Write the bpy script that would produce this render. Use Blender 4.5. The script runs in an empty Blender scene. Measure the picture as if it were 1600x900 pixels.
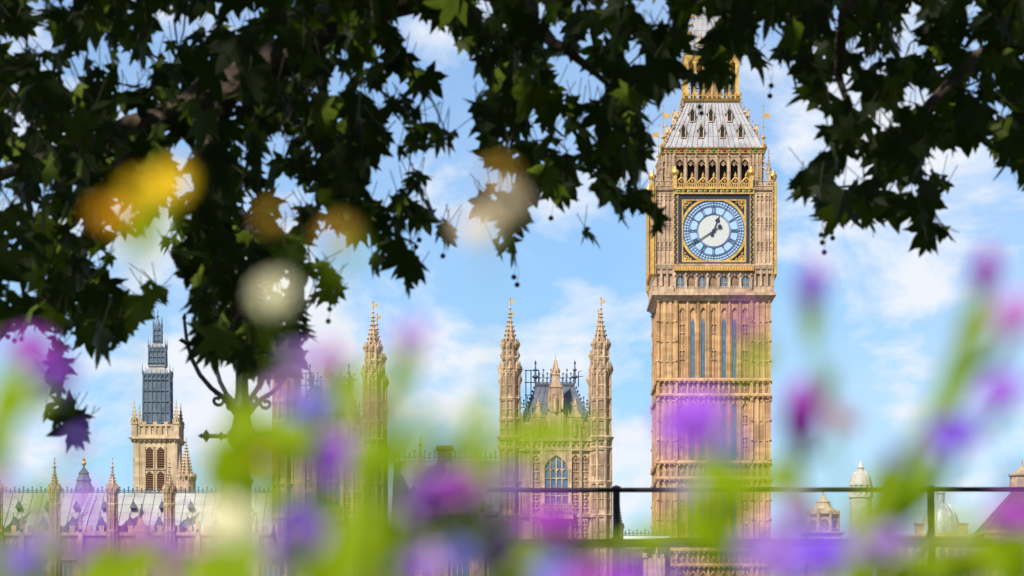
import bpy, math, random
import numpy as np
from math import sin, cos, pi, radians, sqrt
from mathutils import Vector, Matrix, noise

random.seed(7)
R = random.Random(11)
scene = bpy.context.scene
C = scene.collection

# ------------------------------------------------------------------ camera, sky, sun, exposure
F = 4735.0            # focal length in pixels of a 1600 px wide picture
HZ = 1128.0           # picture row of the horizon
CZ = 0.8              # eye height
cam_d = bpy.data.cameras.new("camera")
cam = bpy.data.objects.new("camera", cam_d)
C.objects.link(cam)
cam.location = (0, 0, CZ)
cam.rotation_euler = (pi / 2, 0, 0)
cam_d.sensor_width = 36
cam_d.lens = F / 1600 * 36
cam_d.shift_y = (HZ - 450) / 1600
cam_d.clip_start = 0.05
cam_d.clip_end = 20000
cam_d.dof.use_dof = True
cam_d.dof.focus_distance = 320
cam_d.dof.aperture_fstop = cam_d.lens / 14.5
scene.camera = cam

SUN_EL, SUN_AZ = radians(43), radians(-150)      # azimuth from +Y towards +X
world = bpy.data.worlds.new("World")
scene.world = world
world.use_nodes = True


def world_nodes():
    nt = world.node_tree
    nt.nodes.clear()
    N, L = nt.nodes, nt.links
    out = N.new('ShaderNodeOutputWorld')
    bg = N.new('ShaderNodeBackground')
    bg.inputs['Strength'].default_value = 0.078
    sky = N.new('ShaderNodeTexSky')
    sky.sky_type = 'NISHITA'
    sky.sun_disc = False
    sky.sun_elevation = SUN_EL
    sky.sun_rotation = SUN_AZ
    sky.altitude = 0
    sky.air_density = 1.0
    sky.dust_density = 0.35
    sky.ozone_density = 2.2
    tc = N.new('ShaderNodeTexCoord')
    mp = N.new('ShaderNodeMapping')
    mp.inputs['Scale'].default_value = (1, 1, 1.7)
    mp.inputs['Location'].default_value = (0.31, 0.1, 0.22)
    L.new(tc.outputs['Generated'], mp.inputs['Vector'])
    n1 = N.new('ShaderNodeTexNoise')
    n1.inputs['Scale'].default_value = 15.0
    n1.inputs['Detail'].default_value = 9
    n1.inputs['Roughness'].default_value = 0.57
    n1.inputs['Distortion'].default_value = 0.25
    L.new(mp.outputs[0], n1.inputs['Vector'])
    r1 = N.new('ShaderNodeValToRGB')
    r1.color_ramp.elements[0].position = 0.435
    r1.color_ramp.elements[0].color = (0, 0, 0, 1)
    r1.color_ramp.elements[1].position = 0.60
    r1.color_ramp.elements[1].color = (1, 1, 1, 1)
    L.new(n1.outputs['Fac'], r1.inputs[0])
    # wispy veil
    n2 = N.new('ShaderNodeTexNoise')
    n2.inputs['Scale'].default_value = 3.2
    n2.inputs['Detail'].default_value = 6
    L.new(mp.outputs[0], n2.inputs['Vector'])
    r2 = N.new('ShaderNodeValToRGB')
    r2.color_ramp.elements[0].position = 0.35
    r2.color_ramp.elements[0].color = (0.0, 0.0, 0.0, 1)
    r2.color_ramp.elements[1].position = 0.75
    r2.color_ramp.elements[1].color = (0.6, 0.6, 0.6, 1)
    L.new(n2.outputs['Fac'], r2.inputs[0])
    mx = N.new('ShaderNodeMath'); mx.operation = 'MAXIMUM'
    L.new(r1.outputs[0], mx.inputs[0]); L.new(r2.outputs[0], mx.inputs[1])
    mix = N.new('ShaderNodeMix'); mix.data_type = 'RGBA'
    L.new(mx.outputs[0], mix.inputs['Factor'])
    # deepen the clear sky a little
    tint = N.new('ShaderNodeMix'); tint.data_type = 'RGBA'; tint.blend_type = 'MULTIPLY'
    tint.inputs['Factor'].default_value = 1.0
    tint.inputs[7].default_value = (0.62, 0.97, 1.27, 1)
    L.new(sky.outputs[0], tint.inputs[6])
    L.new(tint.outputs[2], mix.inputs[6])
    mix.inputs[7].default_value = (7.9, 8.3, 9.0, 1)
    L.new(mix.outputs[2], bg.inputs['Color'])
    L.new(bg.outputs[0], out.inputs['Surface'])


world_nodes()
S = Vector((sin(SUN_AZ) * cos(SUN_EL), cos(SUN_AZ) * cos(SUN_EL), sin(SUN_EL)))
sl = bpy.data.lights.new("sun", 'SUN')
sl.energy = 5.0
sl.angle = radians(0.5)
sl.color = (1.0, 0.93, 0.80)
sun = bpy.data.objects.new("sun", sl)
C.objects.link(sun)
sun.rotation_euler = (-S).to_track_quat('-Z', 'Y').to_euler()

vs = scene.view_settings
scene.display_settings.display_device = 'sRGB'
vs.view_transform = 'Standard'
vs.look = 'None'
vs.exposure = 0.5
vs.gamma = 1.0
vs.use_curve_mapping = False
scene.render.engine = 'CYCLES'
scene.cycles.use_denoising = True
scene.cycles.max_bounces = 6
scene.cycles.transparent_max_bounces = 8
scene.cycles.sample_clamp_indirect = 6


# ------------------------------------------------------------------ helpers
def at(px, py, Y):
    """A picture point at depth Y, in metres."""
    return Vector(((px - 800) / F * Y, Y, CZ + (HZ - py) / F * Y))


class MB:
    def __init__(self):
        self.v, self.f, self.m, self.s = [], [], [], []
        self.T = None
        self.mi = 0
        self.sm = False

    def add(self, vs, fs):
        o = len(self.v)
        if self.T is not None:
            T = self.T
            vs = [T @ Vector(p) for p in vs]
        self.v.extend(tuple(p) for p in vs)
        for f in fs:
            self.f.append(tuple(i + o for i in f))
            self.m.append(self.mi)
            self.s.append(self.sm)

    def box(self, x0, x1, y0, y1, z0, z1):
        self.add([(x0, y0, z0), (x1, y0, z0), (x1, y1, z0), (x0, y1, z0), (x0, y0, z1), (x1, y0, z1), (x1, y1, z1), (x0, y1, z1)],
                 [(0, 3, 2, 1), (4, 5, 6, 7), (0, 1, 5, 4), (1, 2, 6, 5), (2, 3, 7, 6), (3, 0, 4, 7)])

    def taper(self, x, y, z0, z1, a0, b0, a1, b1):
        """four-sided frustum, half sizes a (x) and b (y)"""
        self.add([(x - a0, y - b0, z0), (x + a0, y - b0, z0), (x + a0, y + b0, z0), (x - a0, y + b0, z0),
                  (x - a1, y - b1, z1), (x + a1, y - b1, z1), (x + a1, y + b1, z1), (x - a1, y + b1, z1)],
                 [(0, 3, 2, 1), (4, 5, 6, 7), (0, 1, 5, 4), (1, 2, 6, 5), (2, 3, 7, 6), (3, 0, 4, 7)])

    def frus(self, x, y, z0, z1, r0, r1, n=8, ph=None):
        ph = pi / n if ph is None else ph
        vs = [(x + r0 * cos(ph + 2 * pi * i / n), y + r0 * sin(ph + 2 * pi * i / n), z0) for i in range(n)]
        vs += [(x + r1 * cos(ph + 2 * pi * i / n), y + r1 * sin(ph + 2 * pi * i / n), z1) for i in range(n)]
        fs = [tuple(range(n))[::-1], tuple(range(n, 2 * n))] + [(i, (i + 1) % n, n + (i + 1) % n, n + i) for i in range(n)]
        self.add(vs, fs)

    def lathe(self, x, y, prof, n=20):
        vs, fs = [], []
        for r, z in prof:
            vs += [(x + max(r, 1e-4) * cos(2 * pi * i / n), y + max(r, 1e-4) * sin(2 * pi * i / n), z) for i in range(n)]
        for k in range(len(prof) - 1):
            fs += [(k * n + i, k * n + (i + 1) % n, (k + 1) * n + (i + 1) % n, (k + 1) * n + i) for i in range(n)]
        self.add(vs, fs)

    def gem(self, x, y, z, r, h=None):
        h = r if h is None else h
        self.add([(x - r, y, z), (x + r, y, z), (x, y - r, z), (x, y + r, z), (x, y, z - h), (x, y, z + h)],
                 [(0, 2, 5), (2, 1, 5), (1, 3, 5), (3, 0, 5), (2, 0, 4), (1, 2, 4), (3, 1, 4), (0, 3, 4)])

    def ball(self, c, r, n=10, m=6, sq=1.0):
        vs, fs = [], []
        for j in range(m + 1):
            t = pi * j / m
            vs += [(c[0] + r * sin(t) * cos(2 * pi * i / n), c[1] + r * sin(t) * sin(2 * pi * i / n), c[2] + r * sq * cos(t)) for i in range(n)]
        for j in range(m):
            fs += [(j * n + i, (j + 1) * n + i, (j + 1) * n + (i + 1) % n, j * n + (i + 1) % n) for i in range(n)]
        self.add(vs, fs)

    def tube(self, pts, rad, n=8):
        """a bent tube; rad is one radius or one per point"""
        pts = [Vector(p) for p in pts]
        if not isinstance(rad, (list, tuple)):
            rad = [rad] * len(pts)
        vs, fs = [], []
        up = None
        for k, p in enumerate(pts):
            d = (pts[min(k + 1, len(pts) - 1)] - pts[max(k - 1, 0)]).normalized()
            if up is None:
                up = d.orthogonal().normalized()
            up = (up - d * up.dot(d))
            up = up.normalized() if up.length > 1e-6 else d.orthogonal().normalized()
            w = d.cross(up)
            vs += [p + (up * cos(2 * pi * i / n) + w * sin(2 * pi * i / n)) * rad[k] for i in range(n)]
        for k in range(len(pts) - 1):
            fs += [(k * n + i, k * n + (i + 1) % n, (k + 1) * n + (i + 1) % n, (k + 1) * n + i) for i in range(n)]
        fs += [tuple(range(n))[::-1], tuple(range((len(pts) - 1) * n, len(pts) * n))]
        self.add(vs, fs)

    def plate(self, poly, y0, y1):
        """polygon in x,z pushed from y0 to y1"""
        n = len(poly)
        self.add([(x, y0, z) for x, z in poly] + [(x, y1, z) for x, z in poly],
                 [tuple(range(n)), tuple(range(n, 2 * n))[::-1]] + [(i, n + i, n + (i + 1) % n, (i + 1) % n) for i in range(n)])

    def arch_head(self, x0, x1, zs, zt, y0, y1, peak=None, n=5):
        """stone between a pointed arch springing at zs and the flat top zt"""
        peak = peak if peak is not None else min(zt - .02, zs + (x1 - x0) * .85)
        h = peak - zs
        w = (x1 - x0) / 2
        xc = (x0 + x1) / 2
        for sgn in (-1, 1):
            pr = []
            for i in range(n + 1):
                t = i / n
                pr.append((xc + sgn * w * (1 - t ** 1.7), zs + h * t ** 0.85))
            for i in range(n):
                (xa, za), (xb, zb) = pr[i], pr[i + 1]
                self.add([(xa, y0, za), (xb, y0, zb), (xb, y0, zt), (xa, y0, zt), (xa, y1, za), (xb, y1, zb), (xb, y1, zt), (xa, y1, zt)],
                         [(0, 1, 2, 3), (7, 6, 5, 4), (0, 4, 5, 1), (3, 2, 6, 7)])

    def ring(self, cx, cz, r0, r1, y0, y1, n=48):
        """flat ring facing -y"""
        vs, fs = [], []
        for i in range(n):
            a = 2 * pi * i / n
            for r, y in ((r0, y0), (r1, y0), (r1, y1), (r0, y1)):
                vs.append((cx + r * sin(a), y, cz + r * cos(a)))
        for i in range(n):
            j = (i + 1) % n
            for q in range(4):
                p = (q + 1) % 4
                fs.append((i * 4 + q, i * 4 + p, j * 4 + p, j * 4 + q))
        self.add(vs, fs)

    def disc(self, cx, cz, r, y0, y1, n=48):
        self.plate([(cx + r * sin(2 * pi * i / n), cz + r * cos(2 * pi * i / n)) for i in range(n)], y0, y1)

    def mesh(self, name, mats):
        me = bpy.data.meshes.new(name)
        me.from_pydata(self.v, [], self.f)
        if not isinstance(mats, (list, tuple)):
            mats = [mats]
        for m in mats:
            me.materials.append(m)
        me.polygons.foreach_set("material_index", self.m)
        me.polygons.foreach_set("use_smooth", self.s)
        me.update()
        return me

    def build(self, name, mats, parent=None):
        o = bpy.data.objects.new(name, self.mesh(name, mats))
        C.objects.link(o)
        if parent is not None:
            o.parent = parent
        return o


def thing(name, label, cat, loc=(0, 0, 0), rz=0, group=None):
    o = bpy.data.objects.new(name, None)
    o.empty_display_size = 0.2
    C.objects.link(o)
    o.location = loc
    o.rotation_euler = (0, 0, rz)
    o['label'] = label
    o['category'] = cat
    if group:
        o['group'] = group
    return o


def copy_tree(o, parent=None):
    c = o.copy()
    C.objects.link(c)
    c.parent = parent
    for ch in list(o.children):
        copy_tree(ch, c)
    return c


def copies(o, rots, parent):
    """the same part on the other sides of its thing"""
    for r in rots:
        c = o.copy()
        C.objects.link(c)
        c.parent = parent
        c.rotation_euler = (0, 0, r * pi / 2)
        for ch in list(o.children):
            d = ch.copy()
            C.objects.link(d)
            d.parent = c


def structure(name, mb, m):
    o = mb.build(name, m)
    o['kind'] = 'structure'
    return o


# ------------------------------------------------------------------ materials
def mat(name, col, rough=0.7, metal=0.0, var=0.25, scale=3.0, col2=None, bump=0.0, bscale=20.0, spec=0.4, extra=None):
    m = bpy.data.materials.new(name)
    m.use_nodes = True
    nt = m.node_tree
    N, L = nt.nodes, nt.links
    b = N['Principled BSDF']
    b.inputs['Roughness'].default_value = rough
    b.inputs['Metallic'].default_value = metal
    b.inputs['Specular IOR Level'].default_value = spec
    tc = N.new('ShaderNodeTexCoord')
    n = N.new('ShaderNodeTexNoise')
    n.inputs['Scale'].default_value = scale
    n.inputs['Detail'].default_value = 6
    n.inputs['Roughness'].default_value = 0.65
    L.new(tc.outputs['Object'], n.inputs['Vector'])
    rp = N.new('ShaderNodeValToRGB')
    c2 = col2 if col2 else tuple(c * (1 - var) for c in col)
    c1 = tuple(min(1, c * (1 + var * .5)) for c in col)
    rp.color_ramp.elements[0].position = 0.33
    rp.color_ramp.elements[1].position = 0.67
    rp.color_ramp.elements[0].color = (*c2, 1)
    rp.color_ramp.elements[1].color = (*c1, 1)
    L.new(n.outputs['Fac'], rp.inputs[0])
    col_out = rp.outputs[0]
    if extra:
        col_out = extra(N, L, tc, col_out)
    L.new(col_out, b.inputs['Base Color'])
    if bump:
        n2 = N.new('ShaderNodeTexNoise')
        n2.inputs['Scale'].default_value = bscale
        n2.inputs['Detail'].default_value = 4
        L.new(tc.outputs['Object'], n2.inputs['Vector'])
        bp = N.new('ShaderNodeBump')
        bp.inputs['Strength'].default_value = bump
        bp.inputs['Distance'].default_value = 0.05
        L.new(n2.outputs['Fac'], bp.inputs['Height'])
        L.new(bp.outputs[0], b.inputs['Normal'])
    return m


def stone_extra(strength, block=(1.1, 0.42)):
    """weather streaks running down and single blocks of another tone"""
    def f(N, L, tc, col):
        mp = N.new('ShaderNodeMapping')
        mp.inputs['Scale'].default_value = (1.6, 1.6, 0.12)
        L.new(tc.outputs['Object'], mp.inputs[0])
        n = N.new('ShaderNodeTexNoise')
        n.inputs['Scale'].default_value = 1.6
        n.inputs['Detail'].default_value = 5
        L.new(mp.outputs[0], n.inputs['Vector'])
        r = N.new('ShaderNodeValToRGB')
        r.color_ramp.elements[0].position = 0.40
        r.color_ramp.elements[0].color = (1 - strength, 1 - strength, 1 - strength * .95, 1)
        r.color_ramp.elements[1].position = 0.58
        r.color_ramp.elements[1].color = (1, 1, 1, 1)
        L.new(n.outputs['Fac'], r.inputs[0])
        mx = N.new('ShaderNodeMix'); mx.data_type = 'RGBA'; mx.blend_type = 'MULTIPLY'
        mx.inputs['Factor'].default_value = 1
        L.new(col, mx.inputs[6]); L.new(r.outputs[0], mx.inputs[7])
        # blocks: white noise per cell
        sn = N.new('ShaderNodeVectorMath'); sn.operation = 'DIVIDE'
        sn.inputs[1].default_value = (block[0], block[0], block[1])
        L.new(tc.outputs['Object'], sn.inputs[0])
        fl = N.new('ShaderNodeVectorMath'); fl.operation = 'FLOOR'
        L.new(sn.outputs[0], fl.inputs[0])
        wn = N.new('ShaderNodeTexWhiteNoise'); wn.noise_dimensions = '3D'
        L.new(fl.outputs[0], wn.inputs['Vector'])
        mr = N.new('ShaderNodeMapRange')
        mr.inputs['To Min'].default_value = 0.80
        mr.inputs['To Max'].default_value = 1.12
        L.new(wn.outputs['Value'], mr.inputs['Value'])
        m2 = N.new('ShaderNodeMix'); m2.data_type = 'RGBA'; m2.blend_type = 'MULTIPLY'
        m2.inputs['Factor'].default_value = 1
        L.new(mx.outputs[2], m2.inputs[6]); L.new(mr.outputs[0], m2.inputs[7])
        return m2.outputs[2]
    return f


M = {}
M['stone'] = mat('honey_stone', (0.485, 0.30, 0.148), 0.85, col2=(0.37, 0.215, 0.10), scale=0.55, bump=.5, bscale=6, extra=stone_extra(.30))
M['stone_pale'] = mat('pale_stone', (0.46, 0.33, 0.205), 0.85, col2=(0.33, 0.215, 0.135), scale=0.8, bump=.5, bscale=6, extra=stone_extra(.45, (.8, .35)))
M['stone_cream'] = mat('cream_stone', (0.46, 0.36, 0.24), 0.85, col2=(0.38, 0.27, 0.16), scale=0.5, bump=.4, bscale=6, extra=stone_extra(.25))
M['stone_pink'] = mat('rosy_stone', (0.48, 0.35, 0.235), 0.85, col2=(0.37, 0.245, 0.165), scale=0.7, bump=.5, bscale=6, extra=stone_extra(.30))
M['dark_stone'] = mat('dark_stone_recess_shade', (0.24, 0.155, 0.10), 0.9, col2=(0.15, 0.095, 0.065), scale=1.2)  # stone darkened so panels carry recess shade in their colour; also the chimney
M['stone_grey'] = mat('pale_grey_stone', (0.44, 0.42, 0.39), 0.85, col2=(0.34, 0.32, 0.30), scale=0.6)
M['glass'] = mat('blue_window_glass', (0.07, 0.13, 0.20), 0.12, var=.4, scale=1.4, spec=.8)
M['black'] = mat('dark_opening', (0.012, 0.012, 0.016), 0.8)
M['gold'] = mat('gilding', (0.56, 0.36, 0.10), 0.45, metal=0.35, col2=(0.34, 0.20, 0.05), scale=2.2)
M['navy'] = mat('dark_blue_paint', (0.012, 0.020, 0.045), 0.45, scale=4)
M['dial_blue'] = mat('dial_ironwork_blue', (0.045, 0.075, 0.15), 0.45, scale=4)
M['green'] = mat('green_paint', (0.03, 0.25, 0.09), 0.5, scale=4)
M['red'] = mat('red_paint', (0.28, 0.035, 0.02), 0.5, scale=4)
M['opal'] = mat('opal_glass', (0.29, 0.43, 0.62), 0.3, var=.10, scale=2.5)
M['opal_warm'] = mat('opal_glass_centre', (0.45, 0.46, 0.46), 0.35, var=.16, scale=5)


def seams(step_x, step_z, depth=.35):
    def f(N, L, tc, col):
        sx = N.new('ShaderNodeSeparateXYZ')
        L.new(tc.outputs['Object'], sx.inputs[0])
        out = col
        for sock, st, w in ((sx.outputs[2], step_z, .07),):
            d = N.new('ShaderNodeMath'); d.operation = 'DIVIDE'; d.inputs[1].default_value = st
            L.new(sock, d.inputs[0])
            fr = N.new('ShaderNodeMath'); fr.operation = 'FRACT'
            L.new(d.outputs[0], fr.inputs[0])
            lt = N.new('ShaderNodeMath'); lt.operation = 'LESS_THAN'; lt.inputs[1].default_value = w
            L.new(fr.outputs[0], lt.inputs[0])
            mr = N.new('ShaderNodeMapRange'); mr.inputs['To Min'].default_value = 1; mr.inputs['To Max'].default_value = 1 - depth
            L.new(lt.outputs[0], mr.inputs[0])
            m = N.new('ShaderNodeMix'); m.data_type = 'RGBA'; m.blend_type = 'MULTIPLY'; m.inputs['Factor'].default_value = 1
            L.new(out, m.inputs[6]); L.new(mr.outputs[0], m.inputs[7])
            out = m.outputs[2]
        return out
    return f


M['iron_roof'] = mat('grey_iron_plates', (0.29, 0.285, 0.30), 0.55, metal=.2, col2=(0.19, 0.185, 0.205), scale=0.9, bump=.15, extra=seams(1, 1.35))
M['slate'] = mat('dark_slate_plates', (0.085, 0.095, 0.13), 0.45, metal=.2, col2=(0.045, 0.05, 0.075), scale=0.9, extra=seams(1, 1.1))
M['blue_iron'] = mat('blue_grey_ironwork', (0.10, 0.13, 0.19), 0.45, metal=.25, col2=(0.055, 0.075, 0.115), scale=1.2)
M['pale_roof'] = mat('pale_grey_roof_plates', (0.34, 0.335, 0.325), 0.6, col2=(0.25, 0.245, 0.245), scale=0.5, extra=seams(1, .9, .3))
M['copper'] = mat('green_copper', (0.06, 0.10, 0.095), 0.6, col2=(0.03, 0.055, 0.055), scale=2)
M['lead_dome'] = mat('lead_sheet', (0.38, 0.39, 0.41), 0.5, metal=.2, col2=(0.25, 0.265, 0.29), scale=1.0)
M['grey_lead'] = mat('weathered_lead', (0.24, 0.24, 0.25), .55, metal=.1, scale=1.5)
M['rust_louvre'] = mat('rust_red_louvre', (0.11, 0.035, 0.025), 0.7, scale=4)
M['white'] = mat('white_paint', (0.75, 0.75, 0.74), 0.5, var=.08)
M['black_iron'] = mat('black_painted_iron', (0.010, 0.010, 0.013), 0.5, var=.3, scale=30, bump=.1, bscale=60, spec=.2)
M['lamp_glass'] = mat('lamp_opal_glass', (0.6, 0.58, 0.52), 0.25, var=.1)
M['bark'] = mat('plane_bark', (0.065, 0.046, 0.03), 0.9, col2=(0.025, 0.018, 0.013), scale=7, bump=.8, bscale=18)
M['twig'] = mat('twig_bark', (0.022, 0.018, 0.012), 0.9, var=.3, scale=30)
M['granite'] = mat('embankment_granite', (0.33, 0.31, 0.28), 0.8, col2=(0.22, 0.21, 0.19), scale=3, bump=.4, bscale=30)
M['soil'] = mat('garden_soil', (0.07, 0.05, 0.032), 0.95, scale=6, bump=.6, bscale=25, col2=(0.05, 0.07, 0.02))
M['bank'] = mat('far_bank_paving', (0.20, 0.19, 0.17), 0.9, scale=.05)
M['river'] = mat('river_water', (0.06, 0.075, 0.06), 0.12, var=.3, scale=.05, bump=.3, bscale=.8, spec=.6)


def leafmat(name, col, trans, hi=None, rough=.5, tw=.35, spec=.25, late=False):
    """leaf or petal: diffuse plus light let through, tone differing from leaf to leaf"""
    m = bpy.data.materials.new(name)
    m.use_nodes = True
    nt = m.node_tree
    N, L = nt.nodes, nt.links
    b = N['Principled BSDF']
    b.inputs['Roughness'].default_value = rough
    b.inputs['Specular IOR Level'].default_value = spec
    out = N['Material Output']
    g = N.new('ShaderNodeNewGeometry')
    rp = N.new('ShaderNodeValToRGB')
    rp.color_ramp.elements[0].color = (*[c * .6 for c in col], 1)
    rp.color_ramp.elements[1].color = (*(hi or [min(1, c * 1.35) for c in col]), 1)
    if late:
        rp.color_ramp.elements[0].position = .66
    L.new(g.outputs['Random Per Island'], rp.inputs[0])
    tc = N.new('ShaderNodeTexCoord')
    n = N.new('ShaderNodeTexNoise')
    n.inputs['Scale'].default_value = 40
    L.new(tc.outputs['Object'], n.inputs['Vector'])
    mr = N.new('ShaderNodeMapRange'); mr.inputs['To Min'].default_value = .75; mr.inputs['To Max'].default_value = 1.2
    L.new(n.outputs['Fac'], mr.inputs[0])
    mm = N.new('ShaderNodeMix'); mm.data_type = 'RGBA'; mm.blend_type = 'MULTIPLY'; mm.inputs['Factor'].default_value = 1
    L.new(rp.outputs[0], mm.inputs[6]); L.new(mr.outputs[0], mm.inputs[7])
    L.new(mm.outputs[2], b.inputs['Base Color'])
    t = N.new('ShaderNodeBsdfTranslucent')
    t.inputs['Color'].default_value = (*trans, 1)
    ms = N.new('ShaderNodeMixShader')
    ms.inputs[0].default_value = tw
    L.new(b.outputs[0], ms.inputs[1]); L.new(t.outputs[0], ms.inputs[2])
    L.new(ms.outputs[0], out.inputs['Surface'])
    return m


M['leaf'] = leafmat('plane_leaf', (0.010, 0.018, 0.004), (0.06, 0.12, 0.003), hi=(0.08, 0.12, 0.008), tw=.28, spec=.1, rough=.55, late=True)  # paler minority of leaves stands in for sunlit ones, lightness put in colour
M['stem'] = leafmat('flower_stem_green', (0.17, 0.30, 0.006), (0.20, 0.36, 0.004), tw=.3, spec=.06)
M['stem_leaf'] = leafmat('flower_leaf_green', (0.15, 0.33, 0.002), (0.22, 0.45, 0.002), hi=(0.30, 0.37, 0.003), tw=.4, spec=.06)
for nm, c in dict(magenta=(0.48, 0.08, 0.58), purple=(0.42, 0.13, 0.72), violet=(0.27, 0.12, 0.72), blue=(0.24, 0.21, 0.72), lilac=(0.44, 0.25, 0.68),
                  pink=(0.52, 0.26, 0.60), dusk=(0.48, 0.26, 0.26), cream=(0.80, 0.74, 0.52), peach=(0.78, 0.64, 0.46), ochre=(0.55, 0.34, 0.05),
                  yellow=(0.82, 0.55, 0.015), orange=(0.72, 0.38, 0.01)).items():
    M[nm] = leafmat(nm + '_petal', c, tuple(min(1, x * 1.1) for x in c), tw=.4, spec=.08)
M['eye'] = mat('flower_eye_yellow', (0.7, 0.45, 0.05), .8, scale=300)
M['seed'] = mat('seed_ball_brown', (0.03, 0.02, 0.03), .9, scale=60, bump=.8, bscale=300)

# ------------------------------------------------------------------ ground, river, far bank
mb = MB(); mb.box(-4000, 4000, -300, 9000, -4.2, -4.0); structure('ground', mb, M['bank'])
mb = MB(); mb.box(-4000, 4000, 22.9, 262, -3.6, -3.0); structure('river', mb, M['river'])
mb = MB(); mb.box(-60, 60, -30, 22.0, -3.9, 0.0); structure('garden_soil', mb, M['soil'])
mb = MB(); mb.box(-3000, 3000, 262, 6000, -3.9, 0.0); structure('far_bank', mb, M['bank'])

t = thing('embankment_wall', 'grey granite river wall carrying the black railing', 'wall', (0, 22.4, 0))
mb = MB()
mb.box(-60, 60, -.4, .5, -3.9, 1.30)
for i in range(-20, 21):
    mb.box(i * 3 - .02 + 1.5, i * 3 + .02 + 1.5, -.41, -.4, 0, 1.3)
mb.build('wall_face', M['granite'], t)
mb = MB(); mb.box(-60, 60, -.5, .6, 1.30, 1.50); mb.build('coping', M['granite'], t)


# ------------------------------------------------------------------ gothic pieces
def crockets(mb, x, y, z0, z1, r0, r1, n=8, m=6, s=.12, ph=None):
    ph = pi / n if ph is None else ph
    for j in range(m):
        t = (j + .5) / m
        r = r0 + (r1 - r0) * t + s * .5
        for i in range(n):
            a = ph + 2 * pi * i / n
            mb.gem(x + r * cos(a), y + r * sin(a), z0 + (z1 - z0) * t, s * (1 - .45 * t), s * 1.2 * (1 - .4 * t))


def finial(mb, x, y, z, s):
    mb.frus(x, y, z, z + 1.6 * s, .10 * s, .05 * s, 6)
    mb.gem(x, y, z + .5 * s, .30 * s, .22 * s)
    mb.gem(x, y, z + 1.05 * s, .20 * s, .16 * s)
    mb.gem(x, y, z + 1.6 * s, .1 * s, .25 * s)


def pinnacle(mb, x, y, z0, z1, w, crock=5):
    """square pinnacle: shaft, gablets, crocketed spirelet, finial"""
    h = z1 - z0
    zs = z0 + h * .42
    mb.taper(x, y, z0, zs, w / 2, w / 2, w / 2, w / 2)
    mb.taper(x, y, zs - .06 * h, zs - .02 * h, w * .62, w * .62, w * .62, w * .62)
    for a in range(4):
        dx, dy = cos(a * pi / 2), sin(a * pi / 2)
        mb.gem(x + dx * w * .5, y + dy * w * .5, zs + .04 * h, w * .22, h * .09)
    mb.taper(x, y, zs, z0 + h * .9, w * .42, w * .42, w * .05, w * .05)
    crockets(mb, x, y, zs + .05 * h, z0 + h * .85, w * .56, w * .12, 4, crock, w * .14, ph=pi / 4)
    finial(mb, x, y, z0 + h * .86, h * .09)


def oct_turret(mb, x, y, levels, z_sp, z_tip, r, dark=1):
    """octagonal panelled turret; levels = string course heights (bottom to top); spire from z_sp to z_tip"""
    zb, zt = levels[0], levels[-1]
    mb.frus(x, y, zb, zt, r * .93, r * .93)
    for i in range(8):                       # corner shafts
        a = pi / 8 + i * pi / 4
        mb.frus(x + r * .96 * cos(a), y + r * .96 * sin(a), zb, zt + .25, r * .13, r * .13, 6)
    for k in range(len(levels) - 1):
        z0, z1 = levels[k], levels[k + 1]
        mb.frus(x, y, z1 - .14, z1 + .1, r * 1.04, r * 1.13)
        mb.frus(x, y, z1 + .1, z1 + .22, r * 1.13, r * 1.0)
        for i in range(8):                   # panels darkened to look sunk, two lights on each side
            a = i * pi / 4
            ap = r * .93 * cos(pi / 8)
            T0 = mb.T
            Q = Matrix.Translation((x, y, 0)) @ Matrix.Rotation(a, 4, 'Z')
            mb.T = Q if T0 is None else T0 @ Q
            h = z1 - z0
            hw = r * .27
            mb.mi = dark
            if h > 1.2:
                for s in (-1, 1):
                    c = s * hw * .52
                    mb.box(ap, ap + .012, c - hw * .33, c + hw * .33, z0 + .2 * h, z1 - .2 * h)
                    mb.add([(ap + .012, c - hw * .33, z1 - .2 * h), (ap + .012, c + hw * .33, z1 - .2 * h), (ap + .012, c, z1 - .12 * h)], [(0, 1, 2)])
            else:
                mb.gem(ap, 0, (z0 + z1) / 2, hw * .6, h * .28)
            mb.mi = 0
            if h > 1.2:
                mb.box(ap, ap + .07, -hw * 1.15, hw * 1.15, z0 + h * .5, z0 + h * .5 + .1)
            mb.T = T0
    return


def spire_top(mb, x, y, z0, zc, zt, r, crock=7):
    """gablets round the foot z0..zc, then a crocketed octagonal spire to zt"""
    for i in range(8):
        a = i * pi / 4
        mb.gem(x + r * .95 * cos(a), y + r * .95 * sin(a), z0 + (zc - z0) * .35, r * .30, (zc - z0) * .75)
        b = a + pi / 8
        mb.frus(x + r * cos(b), y + r * sin(b), z0 - .2, zc + .1, r * .10, r * .02, 5)
    mb.frus(x, y, z0, zt, r * .82, r * .05)
    crockets(mb, x, y, z0 + (zt - z0) * .15, zt, r * .72, r * .08, 8, crock, r * .17)
    finial(mb, x, y, zt - .15, r * .8)


def vane(mb, x, y, z0, z1, s=.35):
    mb.tube([(x, y, z0), (x, y, z1)], .035, 5)
    zm = z0 + (z1 - z0) * .62
    mb.plate([(x + .04, zm), (x + s * 1.3, zm + s * .1), (x + s * 1.3, zm + s * .9), (x + .04, zm + s)], y - .02, y + .02)
    mb.gem(x, y, z1, .09, .16)


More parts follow.
